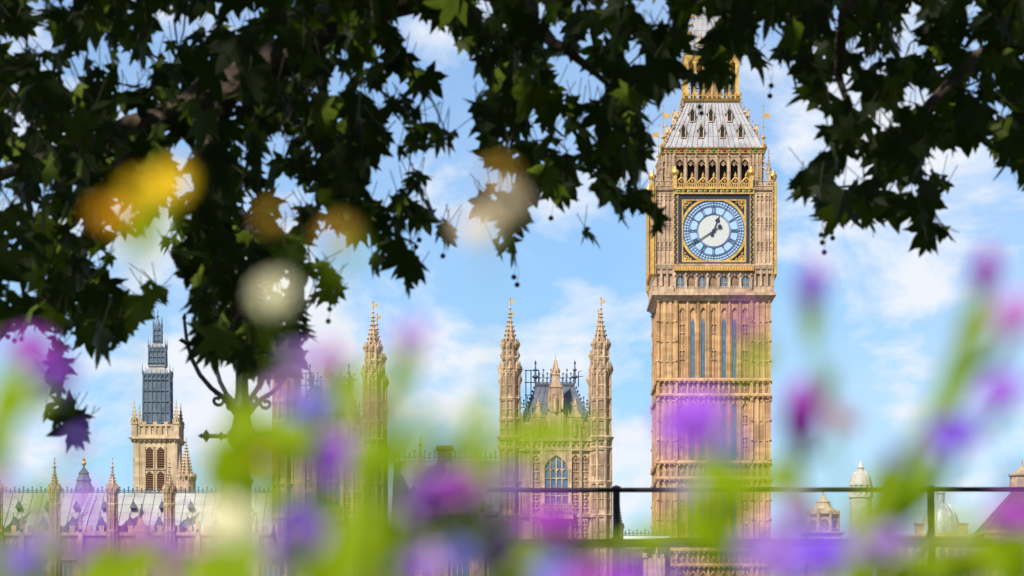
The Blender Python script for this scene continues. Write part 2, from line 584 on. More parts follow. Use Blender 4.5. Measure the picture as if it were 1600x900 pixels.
def cresting(mb, x0, x1, y, z, h, step, along='x'):
    """iron ridge cresting: rail, uprights with trefoil heads"""
    n = max(2, int(round(abs(x1 - x0) / step)))
    t = .035
    for i in range(n + 1):
        u = x0 + (x1 - x0) * i / n
        tall = h * (1.0 if i % 2 == 0 else .72)
        if along == 'x':
            mb.box(u - t, u + t, y - t, y + t, z, z + tall)
            mb.gem(u, y, z + tall, .10, .16)
            mb.gem(u, y, z + tall * .55, .13, .12)
        else:
            mb.box(y - t, y + t, u - t, u + t, z, z + tall)
            mb.gem(y, u, z + tall, .10, .16)
            mb.gem(y, u, z + tall * .55, .13, .12)
    for zz in (z + .05, z + h * .38):
        if along == 'x':
            mb.box(min(x0, x1), max(x0, x1), y - .03, y + .03, zz, zz + .07)
        else:
            mb.box(y - .03, y + .03, min(x0, x1), max(x0, x1), zz, zz + .07)


# ------------------------------------------------------------------ the clock tower
def clock_tower():
    D = 330.0
    k = F / D
    c0 = 1115.5
    X0 = (c0 - 800) / k
    root = thing('clock_tower', 'tall honey stone tower with gilded clock face and grey iron roof', 'clock tower', (X0, D + 6.2, 0))
    z = lambda py: CZ + (HZ - py) / k
    u = lambda px: (px - c0) / k

    def four(mb):
        for q in range(4):
            mb.T = Matrix.Rotation(q * pi / 2, 4, 'Z')
            yield q
        mb.T = None

    # shaft
    mb = MB()
    zb, zt = 0.0, z(470)
    mb.taper(0, 0, zb, zt, 5.72, 5.72, 5.72, 5.72)
    strings = [z(885), z(861), z(749), z(724), z(619), z(595)]
    stages = [(zb, strings[0]), (strings[1], strings[2]), (strings[3], strings[4]), (strings[5], zt)]
    bw = 8.0 / 7
    for q in four(mb):
        mb.box(4.05, 5.98, -5.98, -4.05, zb, zt)
        for s in (-1, 1):                                        # corner turret faces
            a, b = sorted((s * 4.05, s * 5.96))
            for uu in (4.12, 4.75, 5.4, 6.06):
                w = .17 if uu < 6 else .14
                if uu == 6.06:
                    if s == 1:
                        mb.box(5.92, 6.2, -6.2, -5.92, zb, zt)
                    continue
                mb.box(s * uu - w, s * uu + w, -6.2 if uu == 4.12 else -6.1, -5.9, zb, zt)
            for zz in [z(905 - 31 * i) for i in range(15)]:
                mb.box(a, b, -6.07, -5.9, zz - .09, zz + .09)
                mb.gem(s * 4.12, -6.2, zz, .17, .2)
                mb.gem(s * 6.06, -6.2, zz, .17, .2)
        for i in range(8):                                       # bay ribs
            c = -4.0 + i * bw
            mb.box(c - .17, c + .17, -6.0, -5.7, zb, zt)
            mb.box(c - .07, c + .07, -6.1, -5.99, zb, zt)
        for (za, zc) in stages:
            for i in range(7):
                c = -4.0 + (i + .5) * bw
                for s in (-1, 1):
                    mb.box(c + s * .33 - .05, c + s * .33 + .05, -5.88, -5.7, za, zc)
                if i in (0, 3, 6):
                    mb.box(c - .05, c + .05, -5.84, -5.7, za, zc)
                mb.arch_head(c - .36, c + .36, zc - 1.3, zc - .15, -5.93, -5.7)
                for tz in (.33, .66):
                    zz = za + (zc - za) * tz
                    if i in (0, 3, 6):
                        mb.mi = 1
                        mb.box(c - .26, c + .26, -5.735, -5.72, zz - .4, zz + .4)
                        mb.mi = 0
                        mb.gem(c, -5.74, zz, .17, .22)
                        mb.box(c - .4, c + .4, -5.86, -5.7, zz + .42, zz + .52)
                        mb.box(c - .4, c + .4, -5.86, -5.7, zz - .52, zz - .42)
        for lo, hi in ((strings[0], strings[1]), (strings[2], strings[3]), (strings[4], strings[5])):
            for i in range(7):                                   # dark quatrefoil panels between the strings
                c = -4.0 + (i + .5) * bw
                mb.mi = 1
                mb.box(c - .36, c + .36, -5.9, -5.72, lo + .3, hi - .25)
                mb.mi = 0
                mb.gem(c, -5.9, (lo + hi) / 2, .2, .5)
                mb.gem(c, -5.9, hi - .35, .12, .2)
            for s in (-1, 1):
                for cc in (4.43, 5.08, 5.72):
                    mb.mi = 1
                    mb.box(s * cc - .2, s * cc + .2, -5.995, -5.97, lo + .35, hi - .3)
                    mb.mi = 0
                    mb.gem(s * cc, -6.0, (lo + hi) / 2, .13, .35)
    mb.T = None
    mb.build('shaft', [M['stone'], M['dark_stone']], root)

    # string courses
    for zz in strings:
        mb = MB()
        mb.taper(0, 0, zz - .20, zz - .02, 6.06, 6.06, 6.34, 6.34)
        mb.taper(0, 0, zz - .02, zz + .14, 6.34, 6.34, 6.34, 6.34)
        mb.taper(0, 0, zz + .14, zz + .34, 6.34, 6.34, 6.06, 6.06)
        for q in four(mb):
            for i in range(23):
                c = -5.9 + i * 11.8 / 22
                mb.gem(c, -6.3, zz - .18, .12, .16)
        mb.T = None
        mb.build('string_course', M['stone'], root)

    # slit windows
    for lo, hi in ((590, 503), (720, 626), (856, 756)):
        for i in (1, 2, 4, 5):
            c = -4.0 + (i + .5) * bw
            mb = MB()
            mb.box(c - .19, c + .19, -5.75, -5.73, z(lo), z(hi))
            mb.add([(c - .19, -5.75, z(hi)), (c + .19, -5.75, z(hi)), (c, -5.75, z(hi) + .5)], [(0, 1, 2)])
            o = mb.build('window', M['glass'], root)
            copies(o, (1, 3), root)

    # corbelled arcade stage under the clock
    mb = MB()
    for i in range(5):
        t0, t1 = i / 5, (i + 1) / 5
        h0, h1 = 6.1 + .5 * t0 ** 1.5, 6.1 + .5 * t1 ** 1.5
        mb.taper(0, 0, z(470 - 8 * t0), z(470 - 8 * t1), h0, h0, h1, h1)
    mb.taper(0, 0, z(462), z(457), 6.75, 6.75, 6.75, 6.75)
    mb.taper(0, 0, z(457), z(420), 6.2, 6.2, 6.2, 6.2)
    bays = [u(1063 + 17.0 * i) - 0 for i in range(7)]
    for q in four(mb):
        for i, c in enumerate(bays):
            mb.mi = 1
            if i % 2 == 1:
                mb.box(c - .4, c + .4, -6.22, -6.2, z(451), z(434))
            mb.mi = 0
            mb.arch_head(c - .42, c + .42, z(437), z(428), -6.42, -6.2)
            mb.gem(c, -6.42, z(430), .2, .2)
        for i in range(8):
            c = bays[0] - .59 + i * 1.185
            mb.box(c - .15, c + .15, -6.5, -6.2, z(457), z(428))
            mb.gem(c, -6.52, z(430), .2, .35)
            mb.box(c - .09, c + .09, -6.62, -6.49, z(452), z(436))
        mb.box(bays[0] - .6, bays[6] + .6, -6.6, -6.2, z(457), z(452))
        for i in range(44):
            c = bays[0] - .5 + i * (bays[6] - bays[0] + 1.0) / 43
            mb.box(c - .04, c + .04, -6.6, -6.5, z(452), z(448))
        for s in (-1, 1):
            mb.box(min(s * 4.3, s * 6.47), max(s * 4.3, s * 6.47), -6.5, -6.2, z(457), z(448))
            for cc in (4.45, 5.1, 5.75, 6.4):
                mb.box(s * cc - .12, s * cc + .12, -6.55, -6.2, z(448), z(421))
            mb.box(min(s * 4.3, s * 6.42), max(s * 4.3, s * 6.42), -6.45, -6.2, z(428), z(421))
    mb.T = None
    mb.build('arcade_stage', [M['stone_pink'], M['dark_stone']], root)
    for i in (0, 2, 4, 6):
        c = bays[i]
        mb = MB()
        mb.box(c - .36, c + .36, -6.235, -6.205, z(450), z(432))
        mb.mi = 1
        mb.box(c - .03, c + .03, -6.27, -6.236, z(450), z(432))
        mb.box(c - .36, c + .36, -6.27, -6.236, z(442), z(441.3))
        o = mb.build('window', [M['glass'], M['stone_pink']], root)
        copies(o, (1, 3), root)

    # clock stage
    mb = MB()
    mb.taper(0, 0, z(420), z(298), 6.2, 6.2, 6.2, 6.2)
    mb.taper(0, 0, z(421), z(414.5), 6.6, 6.6, 6.78, 6.78)
    mb.taper(0, 0, z(414.5), z(412), 6.78, 6.78, 6.5, 6.5)
    mb.taper(0, 0, z(306), z(303), 6.45, 6.45, 6.6, 6.6)
    mb.taper(0, 0, z(298), z(293), 6.62, 6.62, 6.72, 6.72)
    for q in four(mb):
        for s in (-1, 1):
            a, b = sorted((s * 4.35, s * 6.45))
            mb.box(a, b, -6.42, -6.1, z(415), z(298))
            for cc in (4.5, 5.0, 5.45, 5.9, 6.42):
                wd = .14 if cc in (4.5, 5.45, 6.42) else .07
                mb.box(s * cc - wd, s * cc + wd, -6.58, -6.4, z(412), z(303))
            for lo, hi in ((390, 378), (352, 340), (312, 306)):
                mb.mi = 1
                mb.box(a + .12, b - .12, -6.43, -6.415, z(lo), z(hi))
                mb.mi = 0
                for cc in (4.75, 5.22, 5.68, 6.15):
                    zz = (z(lo) + z(hi)) / 2
                    for dz in (-.22, .22):
                        mb.gem(s * cc, -6.44, zz + dz, .13, .13)
                for zz in (z(lo), z(hi)):
                    mb.box(a, b, -6.53, -6.4, zz - .05, zz + .05)
    mb.T = None
    mb.build('clock_stage', [M['stone_pink'], M['dark_stone']], root)

    cx, cz = u(1115), z(361)
    Rd = 49.5 / k
    # dial
    y0 = -6.36
    mb = MB()
    mb.disc(cx, cz, Rd, y0, -6.21, 64)
    mb.mi = 1
    mb.disc(cx, cz, Rd * .50, y0 - .03, y0, 48)
    dial = mb.build('clock_dial', [M['opal'], M['opal_warm']], root)
    mb = MB()                                                     # rings, minute track, roman figures
    ya, yb = y0 - .06, y0 - .002
    for r, w in ((.50, .013), (.535, .010), (.765, .012), (.80, .010), (.875, .012), (.96, .022)):
        mb.ring(cx, cz, Rd * (r - w / 2), Rd * (r + w / 2), ya, yb, 72)

    def radial(a, r0, r1, w, skew=0.0):
        """a bar along the radius at clock angle a (degrees), skewed sideways by skew at its ends"""
        a = radians(a)
        d = Vector((sin(a), cos(a))); n = Vector((cos(a), -sin(a)))
        p0 = d * r0 * Rd - n * skew * Rd; p1 = d * r1 * Rd + n * skew * Rd
        pts = [p0 - n * w * Rd, p0 + n * w * Rd, p1 + n * w * Rd, p1 - n * w * Rd]
        mb.plate([(cx + p.x, cz + p.y) for p in pts], ya - .01, yb)

    for i in range(60):
        radial(i * 6, .80, .95, .0035 if i % 5 else .011)
    for i in range(12):
        radial(i * 30, .765, .96, .010)

    def ch(a, off, kind):
        """one stroke group of a Roman figure, off = sideways place"""
        aa = a + math.degrees(off / .65)
        if kind == 'I':
            radial(aa, .57, .735, .008)
        elif kind == 'V':
            radial(aa, .57, .735, .008, .018); radial(aa, .57, .735, .005, -.018)
            return
        elif kind == 'X':
            radial(aa, .57, .735, .008, .024); radial(aa, .57, .735, .005, -.024)
    rom = ['XII', 'I', 'II', 'III', 'IIII', 'V', 'VI', 'VII', 'VIII', 'IX', 'X', 'XI']
    wid = {'I': .038, 'V': .062, 'X': .066}
    for i, s in enumerate(rom):
        tot = sum(wid[c] for c in s)
        p = -tot / 2
        for c in s:
            ch(i * 30, p + wid[c] / 2, c)
            p += wid[c]
        radial(i * 30, .744, .755, tot / 2 + .01)
        radial(i * 30, .548, .558, tot / 2 + .01)
    mb.build('numeral_ring', M['dial_blue'], dial)

    def hand(name, ang, length, w, tail, head):
        m2 = MB()
        a = radians(ang)
        d = Vector((sin(a), cos(a))); n = Vector((cos(a), -sin(a)))

        def poly(pts, ya, yb):
            m2.plate([(cx + (d * p[1] + n * p[0]).x * Rd, cz + (d * p[1] + n * p[0]).y * Rd) for p in pts], ya, yb)
        yy = y0 - .16 if name == 'minute_hand' else y0 - .11
        poly([(-w, -tail), (w, -tail), (w * .6, length), (-w * .6, length)], yy, yy + .04)
        if head:
            poly([(-w * 1.2, length - .13), (-.075, length - .11), (-.055, length - .03), (-.02, length), (0, length + .09), (.02, length), (.055, length - .03), (.075, length - .11), (w * 1.2, length - .13)], yy - .01, yy + .03)
            poly([(-.05, -tail), (-.06, -tail - .06), (0, -tail - .11), (.06, -tail - .06), (.05, -tail)], yy - .01, yy + .03)
        else:
            poly([(-.035, -tail - .02), (-.075, -tail - .09), (-.05, -tail - .15), (.05, -tail - .15), (.075, -tail - .09), (.035, -tail - .02)], yy - .01, yy + .03)
        m2.disc(cx, cz, .055 * Rd, yy - .03, yy + .02, 20)
        m2.build(name, M['navy'], dial)
    hand('hour_hand', 21, .42, .024, .10, True)
    hand('minute_hand', 237, .95, .017, .14, False)
    copies(dial, (1, 3), root)

    # dial surround
    mb = MB()
    a0, a1, b0, b1 = u(1059), u(1171), z(416.5), z(305)
    for (p0, p1, q0, q1) in ((a0, a1, b0, b0 + .42), (a0, a1, b1 - .42, b1), (a0, a0 + .38, b0 + .42, b1 - .42), (a1 - .38, a1, b0 + .42, b1 - .42)):
        mb.box(p0, p1, -6.62, -6.22, q0, q1)
    mb.mi = 1
    g0, g1, h0, h1 = a0 + .38, a1 - .38, b0 + .42, b1 - .42
    for (p0, p1, q0, q1) in ((g0, g1, h0, h0 + .22), (g0, g1, h1 - .22, h1), (g0, g0 + .2, h0 + .22, h1 - .22), (g1 - .2, g1, h0 + .22, h1 - .22)):
        mb.box(p0, p1, -6.52, -6.25, q0, q1)
    mb.mi = 0
    mb.box(g0 + .1, g1 - .1, -6.30, -6.215, h0 + .1, h1 - .1)
    mb.mi = 1
    mb.ring(cx, cz, Rd * .985, Rd * 1.06, -6.50, -6.25, 64)
    for sx in (-1, 1):
        for sz in (-1, 1):
            qx, qz = cx + sx * (Rd * .90), cz + sz * (Rd * .90)
            mb.ring(qx, qz, .36, .46, -6.42, -6.29, 20)
            mb.ball((qx, -6.36, qz), .22, 8, 5)
            for i in range(6):
                mb.ball((qx + .26 * cos(i * pi / 3), -6.34, qz + .26 * sin(i * pi / 3)), .11, 6, 4)
            for j in range(9):                                  # leaf scrolls in the spandrel
                t = (j + .5) / 9
                ang = radians(45 - 34 + 68 * t)
                rr = Rd * (1.10 + .10 * sin(pi * t))
                if abs(t - .5) < .16:
                    continue
                mb.ring(cx + sx * sin(ang) * rr * 1.04, cz + sz * cos(ang) * rr * 1.04, .09, .17, -6.40, -6.29, 10)
            for (dx, dz) in ((.62, 0), (0, .62)):
                mb.gem(qx - sx * dx, -6.35, qz - sz * dz * 1, .16, .22)
    o = mb.build('dial_surround', [M['navy'], M['gold']], root)
    copies(o, (1, 3), root)

    # chequered gilt strips
    def cheq(mb, x0, x1, y, z0, z1, n):
        mb.mi = 1
        mb.box(x0, x1, y, y + .25, z0, z1)
        mb.mi = 0
        w = (x1 - x0) / 2
        for i in range(n):
            zz = z0 + (z1 - z0) * (i + .5) / n
            for j in range(2):
                if (i + j) % 2 == 0:
                    mb.gem(x0 + w * (j + .5), y - .01, zz, w * .46, (z1 - z0) / n * .48)
        mb.box(x0 - .04, x0 + .03, y - .05, y + .2, z0, z1)
        mb.box(x1 - .03, x1 + .04, y - .05, y + .2, z0, z1)
    for (p0, p1, yy, lo, hi) in ((1052.5, 1058.6, -6.7, 417, 300), (1171.6, 1177.6, -6.7, 417, 300)):
        mb = MB()
        cheq(mb, u(p0), u(p1), yy, z(lo), z(hi), 30)
        o = mb.build('gilt_strip', [M['gold'], M['navy']], root)
        copies(o, (1, 3), root)
    for s in (-1, 1):
        mb = MB()
        cheq(mb, s * 6.58 - .2, s * 6.58 + .2, -6.72, z(430), z(285), 34)
        finial(mb, s * 6.58, -6.6, z(285), .7)
        mb.gem(s * 6.58, -6.6, z(431), .22, .5)
        o = mb.build('gilt_strip', [M['gold'], M['navy']], root)
        copies(o, (1, 2, 3), root)
    # gold inscription-like band below and painted band above the dial
    mb = MB()
    mb.box(u(1053), u(1177), -6.86, -6.3, z(424), z(417.6))
    mb.mi = 1
    for i in range(30):
        c = u(1055) + i * (u(1175) - u(1055)) / 29
        mb.box(c - .03, c + .03, -6.875, -6.855, z(423.4), z(418.4))
    o = mb.build('gilt_band', [M['gold'], M['red']], root)
    copies(o, (1, 3), root)
    mb = MB()
    mb.box(u(1053), u(1177), -6.85, -6.3, z(304.5), z(302.5))
    mb.box(u(1053), u(1177), -6.85, -6.3, z(297), z(295.2))
    mb.mi = 1
    mb.box(u(1053), u(1177), -6.74, -6.3, z(302.5), z(297))
    n = 14
    for i in range(n):
        c = u(1055) + (i + .5) * (u(1175) - u(1055)) / n
        mb.mi = (2, 3)[i % 2]
        mb.box(c - .34, c + .34, -6.77, -6.73, z(302), z(297.6))
        mb.mi = 0
        mb.gem(c, -6.77, z(299.8), .17, .17)
        mb.box(c + .40, c + .46, -6.78, -6.73, z(302.4), z(297.1))
    o = mb.build('painted_band', [M['gold'], M['red'], M['green'], M['navy']], root)
    copies(o, (1, 3), root)

    # balustrade
    mb = MB()
    for s in (-1, 1):
        a, b = sorted((s * 4.4, s * 6.6))
        mb.box(a, b, -6.7, -6.45, z(292), z(290.5))
        mb.box(a, b, -6.7, -6.45, z(284.5), z(283))
        for i in range(7):
            c = a + .12 + i * (b - a - .24) / 6
            mb.box(c - .06, c + .06, -6.64, -6.5, z(290.5), z(284.5))
        mb.box(s * 6.6 - .14, s * 6.6 + .14, -6.74, -6.42, z(293), z(281))
        o = mb.build('stone_balustrade', M['stone_pale'], root)
        copies(o, (1, 2, 3), root)
        mb = MB()
    a, b = u(1056), u(1174)
    mb.box(a, b, -6.72, -6.5, z(295), z(293.4))
    mb.box(a, b, -6.70, -6.5, z(288.2), z(287.2))
    n = 7
    w = (b - a) / n
    for i in range(n):
        c = a + (i + .5) * w
        t = .055
        # lozenge with a gable above
        zc, hh = z(284), .42
        for (xa, za, xb, zb_) in ((c - .42, zc, c, zc + hh), (c, zc + hh, c + .42, zc), (c + .42, zc, c, zc - hh), (c, zc - hh, c - .42, zc),
                                  (c - w / 2, z(286.5), c, z(276.5)), (c, z(276.5), c + w / 2, z(286.5))):
            mb.tube([(xa, -6.62, za), (xb, -6.62, zb_)], t, 4)
        mb.gem(c, -6.62, z(275.5), .15, .4)
        mb.gem(c, -6.62, zc, .16, .2)
        for j in range(5):
            cc = a + i * w + (j + .5) * w / 5
            mb.box(cc - .05, cc + .05, -6.66, -6.56, z(293.4), z(288.2))
    for px in (1054.5, 1173):
        c = u(px)
        mb.box(c - .2, c + .2, -6.85, -6.42, z(296), z(276))
        mb.frus(c, -6.62, z(276), z(272.5), .25, .42, 8)
        mb.lathe(c, -6.62, [(.42, z(272.5)), (.46, z(270)), (.40, z(267.5)), (.15, z(265)), (.05, z(261)), (0, z(260))], 12)
    o = mb.build('gilt_balustrade', M['gold'], root)
    copies(o, (1, 3), root)

    # belfry
    hb = 5.38
    mb = MB()
    for q in four(mb):
        zc0, zc1 = z(292), z(238)
        bx = [u(1063 + 17 * i) for i in range(7)]
        hw = .42
        mb.box(-hb + .02, bx[0] - hw - .2, -hb, -hb + .9, zc0, zc1)
        mb.box(bx[6] + hw + .2, hb - .02, -hb, -hb + .9, zc0, zc1)
        for i, c in enumerate(bx):
            mb.arch_head(c - hw, c + hw, z(255), z(243), -hb + .05, -hb + .6, peak=z(246.5))
            # cusped tracery in the head
            mb.tube([(c, -hb + .25, z(257)), (c, -hb + .25, z(247))], .05, 4)
            for s in (-1, 1):
                mb.tube([(c + s * hw, -hb + .25, z(256)), (c + s * hw * .45, -hb + .25, z(252.5)), (c, -hb + .25, z(256.5))], .06, 4)
            mb.tube([(c - .2, -hb + .25, z(250)), (c, -hb + .25, z(252.2)), (c + .2, -hb + .25, z(250))], .05, 4)
        for i in range(8):
            c = bx[0] - 17 / k / 2 + i * 17 / k
            mb.box(c - .18, c + .18, -hb - .05, -hb + .6, zc0, z(243))
            mb.box(c - .07, c + .07, -hb - .16, -hb - .05, zc0, z(240))
            mb.gem(c, -hb - .18, z(241), .14, .3)
        mb.box(bx[0] - hw - .2, bx[6] + hw + .2, -hb, -hb + .9, z(243), zc1)
        for s in (-1, 1):                                        # panelled corners
            for cc in (4.35, 4.75, 5.2):
                mb.box(s * cc - .1, s * cc + .1, -hb - .12, -hb + .1, zc0, zc1)
            for lo in (275, 256):
                mb.box(min(s * 4.2, s * 5.3), max(s * 4.2, s * 5.3), -hb - .07, -hb + .1, z(lo), z(lo - 1.5))
            mb.arch_head(s * 4.55 - .2, s * 4.55 + .2, z(247), z(241), -hb - .08, -hb + .1)
            mb.arch_head(s * 4.98 - .2, s * 4.98 + .2, z(247), z(241), -hb - .08, -hb + .1)
    mb.T = None
    mb.taper(0, 0, z(296), z(291), 6.5, 6.5, 6.5, 6.5)
    mb.build('belfry', [M['stone_pale'], M['dark_stone']], root)
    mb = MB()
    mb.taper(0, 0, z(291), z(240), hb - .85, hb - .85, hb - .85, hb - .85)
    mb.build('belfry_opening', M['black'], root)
    # corner pinnacles with flying braces
    mb = MB()
    for s in (-1, 1):
        pinnacle(mb, s * 6.0, -6.0, z(293), z(233), .42, 4)
        for tz in (262, 252):
            mb.tube([(s * 6.0, -6.0, z(tz + 6)), (s * 5.6, -5.6, z(tz)), (s * 5.3, -5.3, z(tz - 3))], .09, 4)
        o = mb.build('corner_pinnacle', M['stone_pale'], root)
        copies(o, (2,), root)
        mb = MB()
    # painted cornice
    mb = MB()
    mb.taper(0, 0, z(239), z(237), hb, hb, 5.55, 5.55)
    mb.taper(0, 0, z(237), z(231.5), 5.5, 5.5, 5.5, 5.5)
    mb.mi = 1
    mb.taper(0, 0, z(231.5), z(229.5), 5.56, 5.56, 5.72, 5.72)
    for q in four(mb):
        for i in range(19):
            c = -5.2 + i * 10.4 / 18
            mb.mi = (1, 2, 1, 3)[i % 4]
            mb.gem(c, -5.52, z(234.2), .23, .2)
            mb.mi = 1
            mb.gem(c + .29, -5.52, z(235.8), .09, .1)
        mb.mi = 1
        mb.box(-5.5, 5.5, -5.56, -5.4, z(237.3), z(236.5))
        for s in (-1, 1):
            mb.gem(s * 5.65, -5.65, z(229), .22, .5)
    mb.T = None
    mb.build('painted_cornice', [M['dark_stone'], M['gold'], M['green'], M['red']], root)

    # lower roof
    prof = [(228.5, 5.45), (222, 5.18), (214, 4.95), (206, 4.70), (190, 4.15), (170, 3.48), (152, 2.95), (148, 2.9)]
    mb = MB()
    for (pa, ha), (pb, h2) in zip(prof, prof[1:]):
        mb.taper(0, 0, z(pa), z(pb), ha, ha, h2, h2)
    for q in four(mb):
        mb.mi = 1
        for i in range(18):                                      # standing seams
            t = -1 + 2 * i / 18
            for (pa, ha), (pb, h2) in zip(prof, prof[1:]):
                mb.tube([(t * ha, -ha - .005, z(pa)), (t * h2, -h2 - .005, z(pb))], .035, 4)
        mb.mi = 0
    mb.T = None
    roof = mb.build('roof', [M['iron_roof'], M['slate']], root)
    mb = MB()
    for q in four(mb):
        for j in range(9):                                       # gilt crockets up the hips
            t = (j + .4) / 9
            pa = 226 - t * 74
            h = 5.42 - (226 - pa) / 78 * 2.5 + (.1 if pa > 215 else 0)
            mb.box(-h - .08, -h + .10, -h - .08, -h + .1, z(pa), z(pa) + .3)
            mb.gem(-h - .03, -h - .03, z(pa) + .38, .11, .22)
        n = 24
        for j in range(n + 1):                                   # small cresting above the eaves
            c = -5.4 + j * 10.8 / n
            mb.gem(c, -5.42, z(227.3), .08, .22)
    mb.T = None
    mb.build('roof_moulding', M['stone_pale'], roof)
    rows = [(210, [1067.5, 1095.5, 1128.5, 1157], 4.72), (182, [1081.5, 1110.5, 1139.5], 3.80)]
    for py, xs, hy in rows:
        kk = F / (D + 6.2 - hy)
        c_here = 800 + F * X0 / (D + 6.2 - hy)
        for px in xs:
            c = (px - c_here) / kk
            z0 = z(py + 1)
            mb = MB()
            yf = -hy - .30
            mb.box(c - .30, c - .20, yf, yf + 1.0, z0, z0 + .85)
            mb.box(c + .20, c + .30, yf, yf + 1.0, z0, z0 + .85)
            mb.box(c - .30, c + .30, yf, yf + 1.0, z0 - .1, z0)
            mb.add([(c - .46, yf - .05, z0 + .78), (c, yf - .05, z0 + 1.5), (c, yf + 1.3, z0 + 1.5), (c - .46, yf + 1.3, z0 + .78),
                    (c + .46, yf - .05, z0 + .78), (c + .46, yf + 1.3, z0 + .78)], [(0, 1, 2, 3), (1, 4, 5, 2)])
            mb.tube([(c - .36, yf - .03, z0 + .80), (c, yf - .03, z0 + 1.40), (c + .36, yf - .03, z0 + .80)], .05, 4)
            mb.gem(c, yf, z0 + 1.65, .10, .35)
            mb.mi = 1
            mb.box(c - .22, c + .22, yf + .12, yf + .9, z0, z0 + .8)
            mb.add([(c - .36, yf + .05, z0 + .8), (c + .36, yf + .05, z0 + .8), (c, yf + .05, z0 + 1.35)], [(0, 1, 2)])
            o = mb.build('dormer', [M['stone_cream'], M['black']], root)
            copies(o, (1, 2, 3), root)
    # corner weather vanes
    for s in (-1, 1):
        mb = MB()
        mb.frus(s * 5.45, -5.45, z(229), z(214), .16, .10, 6)
        vane(mb, s * 5.45, -5.45, z(214), z(163), .55)
        mb.gem(s * 5.45, -5.45, z(213), .3, .3)
        mb.gem(s * 5.45, -5.45, z(196), .14, .14)
        o = mb.build('weather_vane', M['gold'], root)
        copies(o, (2,), root)

    # lantern stage and upper spire
    hl = 2.78
    mb = MB()
    mb.taper(0, 0, z(149), z(145), 3.05, 3.05, 3.25, 3.25)
    for q in four(mb):
        n = 13
        for i in range(n):
            c = -3.1 + i * 6.2 / (n - 1)
            mb.box(c - .06, c + .06, -3.2, -3.05, z(145), z(139))
            mb.gem(c, -3.12, z(138.3), .15, .3)
        mb.box(-3.2, 3.2, -3.22, -3.05, z(140.5), z(139.5))
        for i in range(6):
            c = -hl + i * 2 * hl / 6
            w = .20 if i == 0 else .13
            mb.box(c - w, c + w, -hl - w, -hl + w, z(145), z(84))
            mb.gem(c, -hl, z(84), .25, .2)
        for i in range(6):
            c = -hl + (i + .5) * 2 * hl / 6
            mb.arch_head(c - .36, c + .36, z(93), z(84), -hl - .05, -hl + .12)
            mb.box(c - .4, c + .4, -hl - .08, -hl + .08, z(112), z(110.5))
    mb.T = None
    mb.taper(0, 0, z(84), z(76), hl + .1, hl + .1, hl + .25, hl + .25)
    mb.build('lantern_stage', M['gold'], root)
    mb = MB()
    mb.taper(0, 0, z(145), z(84), 1.0, 1.0, 1.0, 1.0)
    mb.build('lantern_core', M['dark_stone'], root)
    mb = MB()
    mb.taper(0, 0, z(76), z(71), 3.0, 3.0, 3.0, 3.0)
    mb.mi = 1
    for q in four(mb):
        for i in range(15):
            c = -2.8 + i * .4
            mb.gem(c, -3.02, z(73.5), .13, .18)
    mb.T = None
    mb.build('upper_cornice', [M['navy'], M['gold']], root)
    mb = MB()
    up = [(71, 2.95), (64, 2.7), (50, 2.42), (20, 1.98), (-60, .98), (-130, .35), (-170, .12)]
    for (pa, ha), (pb, h2) in zip(up, up[1:]):
        mb.taper(0, 0, z(pa), z(pb), ha, ha, h2, h2)
    for q in four(mb):
        for i in range(8):
            t = -1 + 2 * i / 8
            for (pa, ha), (pb, h2) in zip(up[:5], up[1:5]):
                mb.tube([(t * ha, -ha - .005, z(pa)), (t * h2, -h2 - .005, z(pb))], .035, 4)
    mb.T = None
    mb.build('spire', M['iron_roof'], root)
    mb = MB()
    for q in four(mb):
        for j in range(16):
            t = (j + .3) / 16
            pa = 66 - t * 200
            h = 2.7 * (1 - t * .93)
            mb.gem(-h - .06, -h - .06, z(pa), .22, .3)
        for c in (-1.25, 1.25, 0):
            mb.plate([(c - .3, z(60)), (c, z(46)), (c + .3, z(60))], -2.78, -2.4)
            mb.gem(c, -2.6, z(45), .13, .3)
    mb.T = None
    mb.frus(0, 0, z(-165), z(-225), .10, .03, 6)
    mb.ball((0, 0, z(-180)), .35, 10, 6)
    mb.gem(0, 0, z(-215), .4, .4)
    mb.build('gilt_finial', M['gold'], root)


clock_tower()


